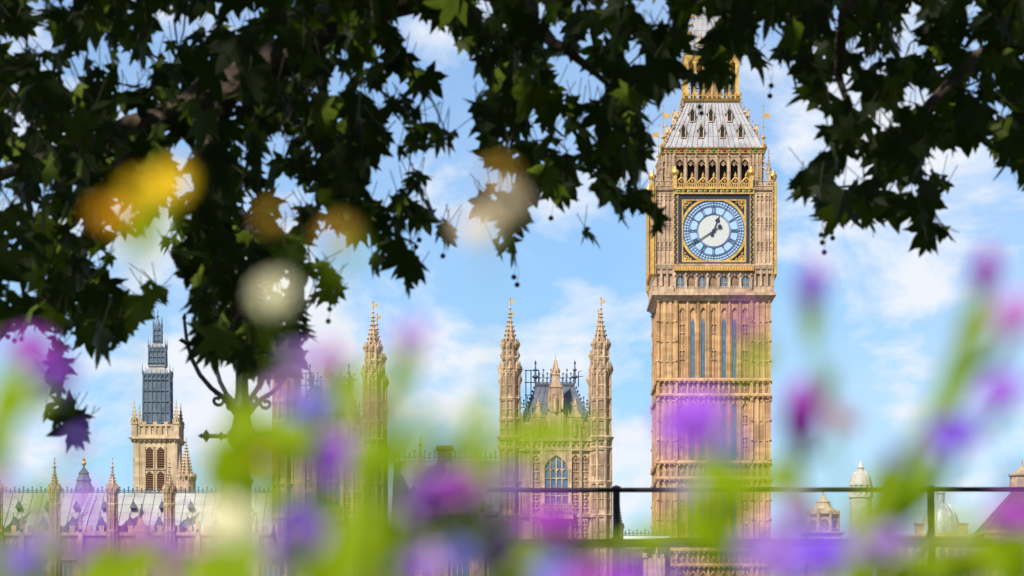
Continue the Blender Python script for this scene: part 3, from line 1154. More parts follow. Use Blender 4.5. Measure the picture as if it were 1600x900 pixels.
# ------------------------------------------------------------------ twin-turreted pavilions of the palace
def pavilion(label):
    D, c0 = 285.0, 868.0
    k = F / D
    z = lambda py: CZ + (HZ - py) / k
    u = lambda px: (px - c0) / k
    root = thing('palace_pavilion', label, 'palace wing', ((c0 - 800) / k, D, 0), 0, 'twin-turreted palace pavilions')
    tx = 71 / k
    dep = 8.6
    st = [M['stone_pale'], M['dark_stone']]
    # turrets
    for (sx, yy) in ((-1, 0), (1, 0), (-1, dep), (1, dep)):
        mb = MB()
        X = sx * tx
        lv = [0.0, z(905), z(855), z(807), z(755), z(702), z(686)]
        oct_turret(mb, X, yy, lv, 0, 0, 1.04)
        oct_turret(mb, X, yy, [z(686), z(657), z(625), z(583)], 0, 0, .98)
        mb.frus(X, yy, z(689), z(684), 1.15, 1.32); mb.frus(X, yy, z(684), z(681), 1.32, 1.0)
        # crown of gablets, narrower lantern, spire
        spire_top(mb, X, yy, z(583), z(566), z(560), .96, 1)
        oct_turret(mb, X, yy, [z(580), z(561), z(542)], 0, 0, .78)
        spire_top(mb, X, yy, z(542), z(531), z(492), .80, 6)
        finial(mb, X, yy, z(497), .85)
        o = mb.build('turret', st, root)
        mb = MB()
        vane(mb, X, yy, z(486), z(466), .3)
        mb.build('weather_vane', M['gold'], o)
    # walls
    mb = MB()
    wx = tx - .6
    mb.box(-wx, wx, -.35, dep + .35, 0, z(686))
    mb.box(-wx, wx, -.35, .1, z(686), z(660))
    mb.box(-tx - .3, -tx + .4, 0, dep, 0, z(660))
    mb.box(tx - .4, tx + .3, 0, dep, 0, z(660))
    for a, b in ((690, 685), (705, 702), (809, 804), (858, 854)):
        mb.box(-wx, wx, -.62, -.3, z(a), z(b))
    for zz in (694,):
        for i in range(16):
            c = -wx + .2 + i * (2 * wx - .4) / 15
            mb.gem(c, -.5, z(zz), .15, .15)
    # battlements with niches
    n = 11
    for i in range(n):
        c = -wx + (i + .5) * 2 * wx / n
        if i % 2 == 0:
            mb.box(c - .28, c + .28, -.38, .08, z(660), z(650))
            mb.box(c - .33, c + .33, -.42, .12, z(651), z(649.5))
        mb.mi = 1
        mb.box(c - .2, c + .2, -.365, -.35, z(683), z(664))
        mb.mi = 0
        mb.gem(c, -.36, z(668), .13, .2)
        mb.box(c - .34, c - .26, -.44, -.35, z(686), z(660))
    for px in (840.5, 898.5):                                    # gablets with statues
        c = u(px)
        mb.box(c - .55, c + .55, -.55, .1, z(688), z(653))
        mb.plate([(c - .7, z(653)), (c + .7, z(653)), (c, z(638))], -.6, .1)
        pinnacle(mb, c, -.3, z(644), z(620), .36, 3)
        mb.mi = 1
        mb.box(c - .3, c + .3, -.57, -.54, z(684), z(656))
        mb.mi = 0
        mb.frus(c, -.62, z(683), z(664), .17, .22, 8)
        mb.ball((c, -.62, z(662.5)), .13, 8, 5)
        for s in (-1, 1):
            pinnacle(mb, c + s * .62, -.4, z(668), z(640), .22, 3)
    # central gable with tall pinnacle
    c = u(868)
    mb.box(c - .75, c + .75, -.5, .1, z(688), z(645))
    mb.box(c - .5, c + .5, -.55, .1, z(645), z(600))
    mb.mi = 1
    mb.box(c - .3, c + .3, -.57, -.54, z(645), z(616))
    mb.mi = 0
    mb.frus(c, -.62, z(645), z(624), .18, .25, 8)
    mb.ball((c, -.62, z(622.5)), .14, 8, 5)
    mb.plate([(c - .62, z(606)), (c + .62, z(606)), (c, z(588))], -.62, .1)
    pinnacle(mb, c, -.25, z(604), z(555), .62, 6)
    for s in (-1, 1):
        pinnacle(mb, c + s * .6, -.4, z(640), z(600), .24, 4)
    # facade panelling, niches, bay frames
    for px in (830, 846, 891, 907):
        c = u(px)
        mb.box(c - .14, c + .14, -.6, -.3, 0, z(690))
    for c, w in ((u(837.5), .34), (u(899), .34), (u(914), .26)):
        for lo, hi in ((760, 715), (800, 768), (850, 815)):
            mb.mi = 1
            mb.box(c - w, c + w, -.372, -.35, z(lo), z(hi))
            mb.mi = 0
            mb.arch_head(c - w - .05, c + w + .05, z(hi + 6), z(hi - 4), -.5, -.34)
            mb.box(c - .04, c + .04, -.42, -.35, z(lo), z(hi))
            for q in range(3):
                zz = z(lo) + (z(hi) - z(lo)) * (q + .5) / 3
                mb.box(c - w, c + w, -.45, -.35, zz - .06, zz + .06)
                mb.gem(c, -.42, zz + .3, .14, .2)
    # great window frame
    c, w = u(869), 18 / k
    mb.arch_head(c - w, c + w, z(733), z(706), -.6, -.34, peak=z(712), n=8)
    mb.box(c - w - .2, c - w, -.62, -.3, z(810), z(706)); mb.box(c + w, c + w + .2, -.62, -.3, z(810), z(706))
    for i in range(1, 4):
        xx = c - w + i * 2 * w / 4
        mb.box(xx - .06, xx + .06, -.52, -.36, z(803), z(716))
    for py in (748, 775):
        mb.box(c - w, c + w, -.5, -.36, z(py + 1), z(py - 1))
    for i in range(4):
        xx = c - w + (i + .5) * 2 * w / 4
        mb.arch_head(xx - w / 4, xx + w / 4, z(741), z(733), -.5, -.37)
    # balcony with pierced parapet
    mb.box(c - w - .5, c + w + .5, -1.25, -.3, z(812), z(806))
    for i in range(12):
        xx = c - w - .4 + i * (2 * w + .8) / 11
        mb.box(xx - .08, xx + .08, -1.22, -1.08, z(806), z(792))
        mb.gem(xx, -1.15, z(791), .12, .25)
    mb.box(c - w - .5, c + w + .5, -1.22, -1.08, z(795), z(793))
    for i in range(9):
        xx = c - w + .1 + i * (2 * w - .2) / 8
        mb.mi = 1
        mb.box(xx - .15, xx + .15, -.37, -.34, z(850), z(816))
        mb.mi = 0
    mb.build('wall', st, root)
    mb = MB()
    mb.box(c - w, c + w, -.385, -.36, z(804), z(733))
    mb.plate([(c - w, z(733)), (c + w, z(733)), (c + w * .6, z(720)), (c, z(712.5)), (c - w * .6, z(720))], -.385, -.36)
    mb.build('window', M['glass'], root)
    # mansard roof
    mb = MB()
    zr0, zr1 = z(660), z(598.5)
    b0, b1 = u(922), u(899)
    yc = dep / 2
    mb.taper(0, yc, zr0, zr1, b0, yc - .3, b1 - .1, yc - 2.4)
    for i in range(9):
        t = -1 + 2 * i / 8
        mb.tube([(t * b0, .29, zr0), (t * (b1 - .1), 2.39, zr1)], .05, 4)
    for s in (-1, 1):
        for i in range(7):
            t = -1 + 2 * i / 6
            mb.tube([(s * b0, yc + t * (yc - .3), zr0), (s * (b1 - .1), yc + t * (yc - 2.4), zr1)], .05, 4)
    mb.box(-b1, b1, 2.3, dep - 2.3, zr1, zr1 + .25)
    roof = mb.build('roof', M['slate'], root)
    mb = MB()
    cresting(mb, -b1, b1, 2.4, zr1 + .25, 1.25, .38)
    cresting(mb, -b1, b1, dep - 2.4, zr1 + .25, 1.25, .38)
    for s in (-1, 1):
        cresting(mb, 2.4, dep - 2.4, s * b1, zr1 + .25, 1.25, .38, 'y')
        finial(mb, s * b1, 2.4, zr1 + .25, 1.2)
        # iron guard beside the turrets
        for j in range(2):
            zz = z(655) + j * 1.05
            cresting(mb, s * 2.65, s * 3.3, .2, zz, 1.0, .3)
        for i in range(10):                                      # hip crockets
            t = (i + .5) / 10
            mb.gem(s * (b0 + (b1 - b0) * t + .06), .3 + 2.1 * t, zr0 + (zr1 - zr0) * t, .13, .17)
    mb.build('iron_cresting', M['blue_iron'], roof)
    # scaffold frame on the roof
    mb = MB()
    for (a, b_) in ((822, 572), (830, 572), (842, 572)):
        mb.tube([(u(a), 3.0, zr0), (u(a), 3.0, z(b_))], .05, 5)
    for py in (573, 592, 612):
        mb.tube([(u(820), 3.0, z(py)), (u(843), 3.0, z(py))], .045, 5)
    mb.tube([(u(905), 3.2, zr1), (u(905), 3.2, z(575)), (u(910), 3.2, z(573))], .05, 5)
    mb.tube([(u(900), 3.2, z(582)), (u(912), 3.2, z(582))], .04, 5)
    mb.build('roof_scaffold', M['blue_iron'], roof)
    return root


pav = pavilion('pale stone pavilion with two spired turrets and dark roof, close beside the clock tower')
p2 = copy_tree(pav)
p2['label'] = 'twin-turreted stone pavilion half hidden by green stems, behind the lamp post'
D2 = 287.5
p2.location = (at(512.4, HZ, D2).x, D2, 0)


# ------------------------------------------------------------------ palace river range with pale roof
def palace_range(label, px0, px1, D, ridge, eave, roofd, turrets, tname, spec):
    k = F / D
    z = lambda py: CZ + (HZ - py) / k
    kr = F / (D + roofd)
    zr = CZ + (HZ - ridge) / kr
    X0, X1 = (px0 - 800) / k, (px1 - 800) / k
    cx = (X0 + X1) / 2
    hw = (X1 - X0) / 2
    root = thing('palace_range', label, 'palace building', (cx, D, 0))
    ze = z(eave)
    mb = MB()
    mb.box(-hw, hw, 0, 2 * roofd, 0, ze)
    n = int(2 * hw / 2.7)
    for i in range(n):
        c = -hw + (i + .5) * 2 * hw / n
        mb.box(c - .22, c + .22, -.35, 0, 0, ze + .3)
        pinnacle(mb, c, -.2, ze, ze + 2.0, .3, 3)
        mb.box(c + .5, c + 1.0, -.06, .3, ze, ze + .65)
        mb.box(c + 1.7, c + 2.2, -.06, .3, ze, ze + .65)
    mb.box(-hw, hw, -.25, 0, ze - .3, ze)
    mb.box(-hw, hw, -.25, 0, ze - 2.6, ze - 2.3)
    mb.box(-hw, hw, -.25, 0, ze - 7.2, ze - 6.9)
    for i in range(n):
        c = -hw + (i + .5) * 2 * hw / n
        for q in range(3):
            cc = c + .55 + q * .8
            mb.mi = 1
            mb.box(cc - .2, cc + .2, -.02, 0, ze - 2.1, ze - .5)
            mb.mi = 0
            mb.gem(cc, -.02, ze - 1.0, .14, .2)
    mb.build('wall', [M['stone_pale'], M['dark_stone']], root)
    for lo, hi in ((ze - 6.6, ze - 3.0),):
        for i in range(n):
            c = -hw + (i + .5) * 2 * hw / n + 1.35
            m2 = MB()
            m2.box(c - .75, c + .75, -.03, -.005, lo, hi)
            m2.mi = 1
            for q in (-.75, -.25, .25, .75):
                m2.box(c + q - .06, c + q + .06, -.12, -.031, lo, hi)
            m2.box(c - .75, c + .75, -.12, -.031, (lo + hi) / 2 - .08, (lo + hi) / 2 + .08)
            m2.build('window', [M['glass'], M['stone_pale']], root)
    # roof
    mb = MB()
    mb.add([(-hw, .5, ze - .2), (hw, .5, ze - .2), (hw, roofd, zr), (-hw, roofd, zr), (-hw, 2 * roofd - .5, ze - .2), (hw, 2 * roofd - .5, ze - .2)],
           [(0, 1, 2, 3), (3, 2, 5, 4), (0, 3, 4), (1, 5, 2), (0, 4, 5, 1)])
    ns = int(2 * hw / .95)
    mb.mi = 1
    for i in range(ns + 1):
        x = -hw + i * 2 * hw / ns
        mb.tube([(x, .5, ze - .16), (x, roofd, zr + .02)], .03, 4)
    roof = mb.build('roof', [M[spec['roof']], M['slate']], root)
    mb = MB()
    cresting(mb, -hw, hw, roofd, zr, spec.get('cr', .75), spec.get('cs', .42))
    mb.build('iron_cresting', M['blue_iron'], roof)
    # roof vents
    for row, (py, xs) in enumerate(spec['vents']):
        for px in xs:
            t = (zr - z(py)) / (zr - ze)
            yv = roofd - (roofd - .5) * min(1, max(0, t)) - .1
            kk = F / (D + yv)
            c = (px - 800) / kk - cx
            zv = CZ + (HZ - py) / kk
            s = .30 if row == 0 else .48
            m2 = MB()
            m2.add([(c - s, yv - .3, zv), (c + s, yv - .3, zv), (c, yv - .3, zv + 2.3 * s), (c, yv + 1.0, zv + 2.3 * s), (c - s, yv + .9, zv), (c + s, yv + .9, zv)],
                   [(0, 1, 2), (0, 2, 3, 4), (1, 5, 3, 2)])
            m2.tube([(c, yv - .3, zv + 2.3 * s), (c, yv - .3, zv + 2.9 * s)], .04, 4)
            m2.build('roof_vent', M['blue_iron'], roof)
    # pinnacled turrets on the front
    for (px, ptip, pb) in turrets:
        c = (px - 800) / k - cx
        m2 = MB()
        lv = [0, ze - 7, ze - 2.4, ze, z(pb + 22), z(pb)]
        oct_turret(m2, c, -.25, lv, 0, 0, .52)
        spire_top(m2, c, -.25, z(pb), z(pb - 10), z(ptip + 8), .58, 6)
        finial(m2, c, -.25, z(ptip + 9), .7)
        m2.build(tname, [M['stone_pale'], M['dark_stone']], root)
    return root


palace_range('long palace range with pale grey roof below the tall ventilation tower', -80, 424, 285.0, 771, 832, 7.0,
             [(-4, 727, 768), (86, 727, 768), (176, 727, 768), (265, 727, 768), (355, 727, 768)], 'pinnacle_turret',
             dict(roof='pale_roof', cr=.55, vents=[(794, [29, 74, 119, 163, 208, 253, 298, 343, 388]), (825, [22, 67, 113, 158, 203, 248, 293, 338, 384])]))
palace_range('grey-roofed palace range with spiky ridge between the two turreted pavilions', 612, 782, 292.0, 722, 800, 6.5,
             [(657, 692, 740)], 'pinnacle_turret', dict(roof='iron_roof', cr=1.05, cs=.5, vents=[(770, [635, 700, 745])]))
# small battlemented gable at the roof foot
t = thing('stone_gable', 'small stone gable with ball finial at the foot of the pale roof', 'gable', at(221, HZ, 284.3) * 1)
t.location.z = 0
mb = MB()
zz = lambda py: CZ + (HZ - py) / (F / 284.3)
mb.box(-.55, .55, -.2, .2, 0, zz(828))
mb.plate([(-.9, zz(832)), (.9, zz(832)), (.55, zz(822)), (.2, zz(818)), (0, zz(808)), (-.2, zz(818)), (-.55, zz(822))], -.25, .25)
mb.build('wall', M['stone_pale'], t)
mb = MB(); finial(mb, 0, 0, zz(809), .75); mb.ball((0, 0, zz(799)), .18, 10, 6); mb.build('finial', M['copper'], t)

# chimney block on the middle range
t = thing('chimney_stack', 'squat dark stone chimney on the spiky ridge between the pavilions', 'chimney', at(695, HZ, 301) * 1)
t.location.z = 0
kz = F / 301
zz = lambda py: CZ + (HZ - py) / kz
mb = MB(); mb.box(-.75, .75, -.5, .5, 0, zz(703)); mb.build('shaft', M['dark_stone'], t)
mb = MB(); mb.box(-.9, .9, -.62, .62, zz(703), zz(700)); mb.box(-.82, .82, -.55, .55, zz(700), zz(697)); mb.build('cap', M['dark_stone'], t)

# small crocketed spire beside the bridge-side pavilion
t = thing('spirelet', 'small dark crocketed stone spire just behind the railing post', 'spire', at(967.5, HZ, 288) * 1)
t.location.z = 0
zz = lambda py: CZ + (HZ - py) / (F / 288)
mb = MB(); oct_turret(mb, 0, 0, [0, zz(880), zz(850), zz(825)], 0, 0, .40); mb.build('shaft', [M['stone_pale'], M['dark_stone']], t)
mb = MB(); spire_top(mb, 0, 0, zz(825), zz(818), zz(790), .42, 7); mb.build('spire', M['stone_pale'], t)

# low glazed-roof building between pavilion and clock tower
t = thing('low_hall', 'low hall with white roof and spiked ridge beside the clock tower foot', 'building', at(998, HZ, 305) * 1)
t.location.z = 0
zz = lambda py: CZ + (HZ - py) / (F / 305)
mb = MB(); mb.box(-3.2, 3.2, 0, 8, 0, zz(852))
for i in range(9):
    c = -3 + i * .75
    mb.box(c - .1, c + .1, -.15, 0, 0, zz(852))
mb.build('wall', M['stone_pale'], t)
mb = MB()
mb.add([(-3.2, -.1, zz(852)), (3.2, -.1, zz(852)), (3.2, 4, zz(834)), (-3.2, 4, zz(834)), (-3.2, 8, zz(852)), (3.2, 8, zz(852))], [(0, 1, 2, 3), (3, 2, 5, 4), (0, 3, 4), (1, 5, 2)])
for i in range(8):
    x = -3.2 + i * 6.4 / 7
    mb.tube([(x, -.1, zz(852)), (x, 4, zz(834))], .05, 4)
r = mb.build('roof', M['white'], t)
mb = MB(); cresting(mb, -3.2, 3.2, 4, zz(834), .6, .4); mb.build('iron_cresting', M['blue_iron'], r)

t = thing('battlemented_wall', 'battlemented stone court wall with gablet under the railing bar', 'wall', at(1000, HZ, 290) * 1)
t.location.z = 0
zz = lambda py: CZ + (HZ - py) / (F / 290)
mb = MB(); mb.box(-2.6, 2.4, 0, .6, 0, zz(872))
for i in range(7):
    mb.box(-2.6 + i * .75, -2.6 + i * .75 + .4, 0, .6, zz(872), zz(866))
mb.plate([(-.5, zz(872)), (.7, zz(872)), (.7, zz(864)), (.3, zz(864)), (.1, zz(855)), (-.1, zz(864)), (-.5, zz(864))], -.1, .5)
mb.build('wall', M['stone_pale'], t)
mb = MB()
for x in (-2.2, .1, 1.6):
    pinnacle(mb, x, .2, zz(874), zz(852), .26, 3)
mb.build('pinnacle', M['stone_pale'], t)


# ------------------------------------------------------------------ ventilation tower with iron lantern
def vent_tower():
    D, c0 = 333.0, 242.5
    k = F / D
    z = lambda py: CZ + (HZ - py) / k
    u = lambda px: (px - c0) / k
    root = thing('ventilation_tower', 'square cream stone tower topped by a blue-grey iron lantern spire', 'tower', ((c0 - 800) / k, D + 2.4, 0))
    h = 2.36
    mb = MB()
    mb.taper(0, 0, 0, z(686), h, h, h, h)
    for q in range(4):
        mb.T = Matrix.Rotation(q * pi / 2, 4, 'Z')
        mb.box(1.75, 2.42, -2.42, -1.75, 0, z(686))
        for uu in (-.62, .62):
            for lo, hi in ((768, 738), (733, 700)):
                mb.mi = 1
                mb.box(uu - .42, uu + .42, -2.37, -2.34, z(lo), z(hi))
                mb.mi = 0
                mb.arch_head(uu - .46, uu + .46, z(hi + 7), z(hi - 2), -2.5, -2.34)
                for s in (-1, 1):
                    mb.box(uu + s * .48 - .07, uu + s * .48 + .07, -2.5, -2.3, z(lo), z(hi - 2))
                mb.box(uu - .55, uu + .55, -2.52, -2.3, z(lo + 1), z(lo - .5))
        mb.box(-1.1, 1.1, -2.46, -2.3, z(698), z(696))
        for i in range(9):
            c = -2.2 + i * .55
            mb.gem(c, -2.55, z(688.5), .16, .22)
    mb.T = None
    for (a, b, h0, h1) in ((690, 686, 2.4, 2.78), (686, 684, 2.78, 2.78), (684, 682, 2.78, 2.5)):
        mb.taper(0, 0, z(a), z(b), h0, h0, h1, h1)
    mb.build('stone_shaft', [M['stone_cream'], M['black']], root)
    for uu in (-.62, .62):
        for lo, hi in ((768, 738), (733, 700)):
            m2 = MB()
            for i in range(9):
                zz = z(lo) + (z(hi) - z(lo)) * (i + .3) / 9
                m2.add([(uu - .42, -2.50, zz), (uu + .42, -2.50, zz), (uu + .42, -2.375, zz + .16), (uu - .42, -2.375, zz + .16)], [(0, 1, 2, 3)])
            o = m2.build('louvre', M['rust_louvre'], root)
            copies(o, (1, 3), root)
    # parapet
    mb = MB()
    for q in range(4):
        mb.T = Matrix.Rotation(q * pi / 2, 4, 'Z')
        mb.box(-2.47, 2.47, -2.5, -2.2, z(682), z(679))
        mb.box(-2.47, 2.47, -2.5, -2.2, z(666), z(663))
        for i in range(9):
            c = -2.4 + i * .6
            mb.box(c - .14, c + .14, -2.46, -2.24, z(680), z(665))
            if i % 2 == 0:
                mb.box(c - .22, c + .22, -2.5, -2.22, z(663), z(659))
        mb.box(-2.4, 2.4, -2.32, -2.26, z(680), z(665))
    mb.T = None
    mb.build('parapet', M['stone_cream'], root)
    for sx in (-1, 1):
        for sy in (-1, 1):
            m2 = MB()
            pinnacle(m2, sx * 2.3, sy * 2.3, z(684), z(625), .62, 4)
            m2.frus(sx * 2.75, sy * 2.75, z(686), z(684), .12, .2, 6)
            m2.build('corner_pinnacle', M['stone_cream'], root)
    # iron lantern
    tiers = [(668, 583, 1.50, 1.44, 3), (568, 541, .93, .90, 2), (532, 507, .46, .43, 1)]
    for (a, b, h0, h1, nb) in tiers:
        m2 = MB()
        m2.taper(0, 0, z(a), z(b), h0 - .08, h0 - .08, h1 - .08, h1 - .08)
        for q in range(4):
            m2.T = Matrix.Rotation(q * pi / 2, 4, 'Z')
            for i in range(2 * nb):
                t = -1 + i / nb
                m2.tube([(t * h0, -h0, z(a)), (t * h1, -h1, z(b))], .09 if i in (0, 2 * nb) else .05, 4)
            for j in range(5 if nb == 3 else 3):
                zz = z(a) + (z(b) - z(a)) * (j + .5) / (5 if nb == 3 else 3)
                m2.box(-h0, h0, -h0 - .03, -h0 + .08, zz - .05, zz + .05)
            for i in range(2 * nb):
                t = -1 + (i + .5) / nb
                m2.arch_head(t * h1 - .5 * h1 / nb, t * h1 + .5 * h1 / nb, z(b) - .5, z(b), -h1 - .04, -h1 + .04)
            if q == 0:
                m2.taper(0, 0, z(b) - .05, z(b) + .12, h1 * 1.08, h1 * 1.08, h1 * 1.08, h1 * 1.08)
            for i in range(2 * nb):
                t = -1 + i / nb
                m2.frus(t * h1 * 1.05, -h1 * 1.05, z(b), z(b) + (1.1 if i in (0, 2 * nb) else .5), .06, .02, 5)
            if nb == 3:
                m2.add([(-.45, -1.56, z(662)), (.45, -1.56, z(662)), (0, -1.56, z(645)), (0, -1.4, z(645))], [(0, 1, 2), (0, 2, 3), (1, 3, 2)])
        m2.T = None
        m2.build('iron_tier', M['blue_iron'], root)
    m2 = MB()
    m2.taper(0, 0, z(582), z(570), 1.35, 1.35, .78, .78)
    m2.taper(0, 0, z(570), z(568), .95, .95, .95, .95)
    m2.build('tier_roof', M['grey_lead'], root)
    m2 = MB()
    m2.taper(0, 0, z(540), z(533), .85, .85, .42, .42)
    m2.build('tier_roof', M['grey_lead'], root)
    m2 = MB()
    m2.frus(0, 0, z(507), z(493), .40, .08, 8)
    m2.tube([(0, 0, z(494)), (0, 0, z(480))], .04, 5)
    m2.gem(0, 0, z(490), .15, .25)
    m2.build('spike', M['blue_iron'], root)


vent_tower()

# green copper lantern behind the pale roof
D = 320.0
zz = lambda py: CZ + (HZ - py) / (F / D)
t = thing('copper_lantern', 'green copper lantern with gold ball rising behind the pale roof', 'lantern', at(131, HZ, D) * 1)
t.location.z = 0
mb = MB(); mb.frus(0, 0, 0, zz(770), .95, .95, 8); mb.build('stone_drum', M['stone_pale'], t)
mb = MB()
mb.lathe(0, 0, [(1.0, zz(771)), (.98, zz(764)), (.75, zz(757)), (.72, zz(752)), (.85, zz(751)), (.6, zz(745)), (.5, zz(741)), (.6, zz(740)), (.35, zz(735)), (.12, zz(731)), (.06, zz(727))], 8)
for i in range(8):
    a = i * pi / 4
    mb.tube([(.98 * cos(a), .98 * sin(a), zz(766)), (.72 * cos(a), .72 * sin(a), zz(755))], .06, 4)
mb.build('copper_roof', M['copper'], t)
mb = MB(); mb.ball((0, 0, zz(724)), .26, 10, 6); mb.tube([(0, 0, zz(727)), (0, 0, zz(714))], .04, 5); mb.gem(0, 0, zz(718), .2, .2); mb.build('gilt_ball', M['gold'], t)

# two rosy spires behind the range
for i, (px, tip, base, wd, lab) in enumerate(((291, 692, 770, 1.0, 'tall rosy crocketed spire beside the ventilation tower'), (281, 706, 770, .5, 'thin rosy pinnacle squeezed between ventilation tower and taller spire'),
                                              (301, 742, 770, .45, 'short rosy pinnacle leaning on the outer side of the tall crocketed spire'))):
    D = 312.0 + i
    zz = lambda py: CZ + (HZ - py) / (F / D)
    t = thing('crocketed_spire', lab, 'spire', at(px, HZ, D) * 1, 0, 'rosy spires beside the ventilation tower')
    t.location.z = 0
    mb = MB(); mb.frus(0, 0, 0, zz(base - 22), wd * .85, wd * .75, 8); mb.build('shaft', M['stone_pink'], t)
    mb = MB(); spire_top(mb, 0, 0, zz(base - 22), zz(base - 30), zz(tip + 6), wd * .8, 9); mb.build('spire', M['stone_pink'], t)

# white ladder on the pale roof
t = thing('roof_ladder', 'white double-railed ladder leaning up the pale grey roof', 'ladder', at(131, 812, 287) * 1)
mb = MB()
for s in (-.45, .45):
    mb.tube([(s - .3, -.2, -.6), (s * .55 + .25, 4.2, 2.8)], .05, 5)
mb.build('rail', M['white'], t)
mb = MB()
for i in range(12):
    q = i / 11
    mb.tube([(-.75 + q * .75, -.2 + 4.4 * q, -.6 + 3.4 * q), (.15 + q * .35, -.2 + 4.4 * q, -.6 + 3.4 * q)], .03, 4)
mb.build('rung', M['white'], t)


# ------------------------------------------------------------------ domes of the government street
def dome_building(name, label, cat, px, D, prof, n=24, mats=('lead_dome', 'stone_cream'), ribs=8, drum=None):
    k = F / D
    z = lambda py: CZ + (HZ - py) / k
    root = thing(name, label, cat, ((px - 800) / k, D, 0))
    mb = MB(); mb.sm = True
    mb.lathe(0, 0, [(r / k, z(p)) for r, p in prof['dome']], n)
    mb.sm = False
    for i in range(ribs):
        a = 2 * pi * i / ribs
        mb.tube([(r / k * 1.01 * cos(a), r / k * 1.01 * sin(a), z(p)) for r, p in prof['dome']], .13, 4)
    mb.build('dome', M[mats[0]], root)
    mb = MB()
    mb.lathe(0, 0, [(r / k, z(p)) for r, p in prof['drum']], n)
    r0, p0 = prof['drum'][0][0], prof['drum'][0][1]
    m = 12
    for i in range(m):
        a = 2 * pi * (i + .5) / m
        lo, hi = prof['cols']
        rr = prof['colr'] / k
        mb.frus(rr * cos(a), rr * sin(a), z(lo), z(hi), .35, .32, 8)
    mb.build('drum', M[mats[1]], root)
    mb = MB()
    for i in range(m):
        a = 2 * pi * i / m
        lo, hi = prof['cols']
        rr = prof['colr'] / k * .93
        mb.T = Matrix.Rotation(a, 4, 'Z')
        mb.box(rr - .1, rr, -.5, .5, z(lo) + .4, z(hi) - .4)
    mb.T = None
    mb.build('drum_opening', M['dark_stone'], root)
    mb = MB()
    mb.lathe(0, 0, [(r / k, z(p)) for r, p in prof['top']], 12)
    mb.build('lantern', M[mats[1]] if prof.get('toplight') else M[mats[0]], root)
    return root


dome_building('stone_dome', 'pale stone dome with round lantern behind the purple spikes', 'dome', 1345, 560,
              dict(dome=[(16.5, 757), (16, 751), (14, 744), (10.5, 738.5), (5, 736)], drum=[(17, 900), (17, 780), (19, 778), (19, 775), (16.5, 774), (16.5, 760), (18.5, 759), (18.5, 756.5), (16, 756)],
                   cols=(775, 760), colr=16.6, top=[(5, 736.5), (4.5, 732), (6, 731), (3.8, 728), (3.0, 725), (1.2, 722), (.4, 718)]), mats=('stone_grey', 'stone_grey'))
dome_building('ribbed_dome', 'lead-ribbed dome with slender lantern framed by the railing bars', 'dome', 1470, 520,
              dict(dome=[(30, 833), (29.5, 822), (27, 809), (22.5, 799), (16, 791), (9, 786.5)], drum=[(31, 960), (31, 860), (33, 858), (33, 852), (30, 850), (30, 838), (33, 836), (33, 833), (29, 832)],
                   cols=(852, 838), colr=30, top=[(9, 787), (6, 785), (6, 772), (7.5, 771), (4.5, 767), (1.2, 764), (.4, 760)]), ribs=16)

t = thing('office_block', 'stone office block with end chimneys under the ribbed dome', 'building', at(1475, HZ, 500) * 1)
t.location.z = 0
zz = lambda py: CZ + (HZ - py) / (F / 500)
mb = MB(); mb.box(-7.5, 13, 0, 30, 0, zz(838)); mb.box(-7.7, 13.2, -.3, 30, zz(846), zz(842)); mb.box(-7.7, 13.2, -.3, 30, zz(838), zz(835))
for i in range(14):
    c = -7 + i * 1.5
    mb.box(c - .2, c + .2, -.25, 0, 0, zz(846))
mb.build('wall', M['stone_cream'], t)
for i in range(13):
    c = -6.25 + i * 1.5
    for lo, hi in ((872, 854), (905, 885)):
        m2 = MB(); m2.box(c - .4, c + .4, -.03, -.005, zz(lo), zz(hi)); m2.mi = 1; m2.box(c - .5, c + .5, -.2, -.04, zz(lo) - .2, zz(lo)); m2.box(c - .5, c + .5, -.2, -.04, zz(hi), zz(hi) + .2)
        m2.build('window', [M['glass'], M['stone_cream']], t)
for x0, x1 in ((2.5, 4.0), (-4.6, -3.2)):
    m2 = MB(); m2.box(x0, x1, .5, 2, zz(838), zz(819)); m2.box(x0 - .15, x1 + .15, .35, 2.15, zz(819), zz(816.5)); m2.build('chimney', M['stone_cream'], t)

# baroque turret with round windows
D = 430.0
k = F / D
zz = lambda py: CZ + (HZ - py) / k
t = thing('baroque_turret', 'stepped stone turret with round windows beside the clock tower', 'turret', at(1286, HZ, D) * 1)
t.location.z = 0
mb = MB()
mb.box(-2.4, 2.4, -2.4, 2.4, 0, zz(838))
mb.taper(0, 0, zz(838), zz(834), 2.4, 2.4, 2.9, 2.9); mb.taper(0, 0, zz(834), zz(832), 2.9, 2.9, 2.2, 2.2)
mb.frus(0, 0, zz(832), zz(808), 2.3, 2.1, 8)
for i in range(8):
    a = i * pi / 4 + pi / 8
    mb.frus(2.25 * cos(a), 2.25 * sin(a), zz(832), zz(806), .3, .25, 6)
    pinnacle(mb, 2.25 * cos(a), 2.25 * sin(a), zz(806), zz(794), .4, 2)
mb.frus(0, 0, zz(808), zz(804), 2.2, 2.55, 8); mb.frus(0, 0, zz(804), zz(802), 2.55, 1.9, 8)
mb.build('stone_drum', M['stone_cream'], t)
for i in range(8):
    m2 = MB()
    m2.T = Matrix.Rotation(i * pi / 4, 4, 'Z')
    m2.disc(0, zz(820), .6, -2.10, -2.0, 16)
    m2.mi = 1
    m2.ring(0, zz(820), .6, .8, -2.2, -2.0, 16)
    m2.T = None
    m2.build('round_window', [M['dark_stone'], M['stone_cream']], t)
mb = MB(); mb.lathe(0, 0, [(1.95, zz(803)), (1.75, zz(797)), (1.2, zz(791)), (.95, zz(786)), (1.05, zz(785)), (.55, zz(780)), (.2, zz(775)), (.08, zz(765))], 12); mb.build('cap', M['stone_cream'], t)

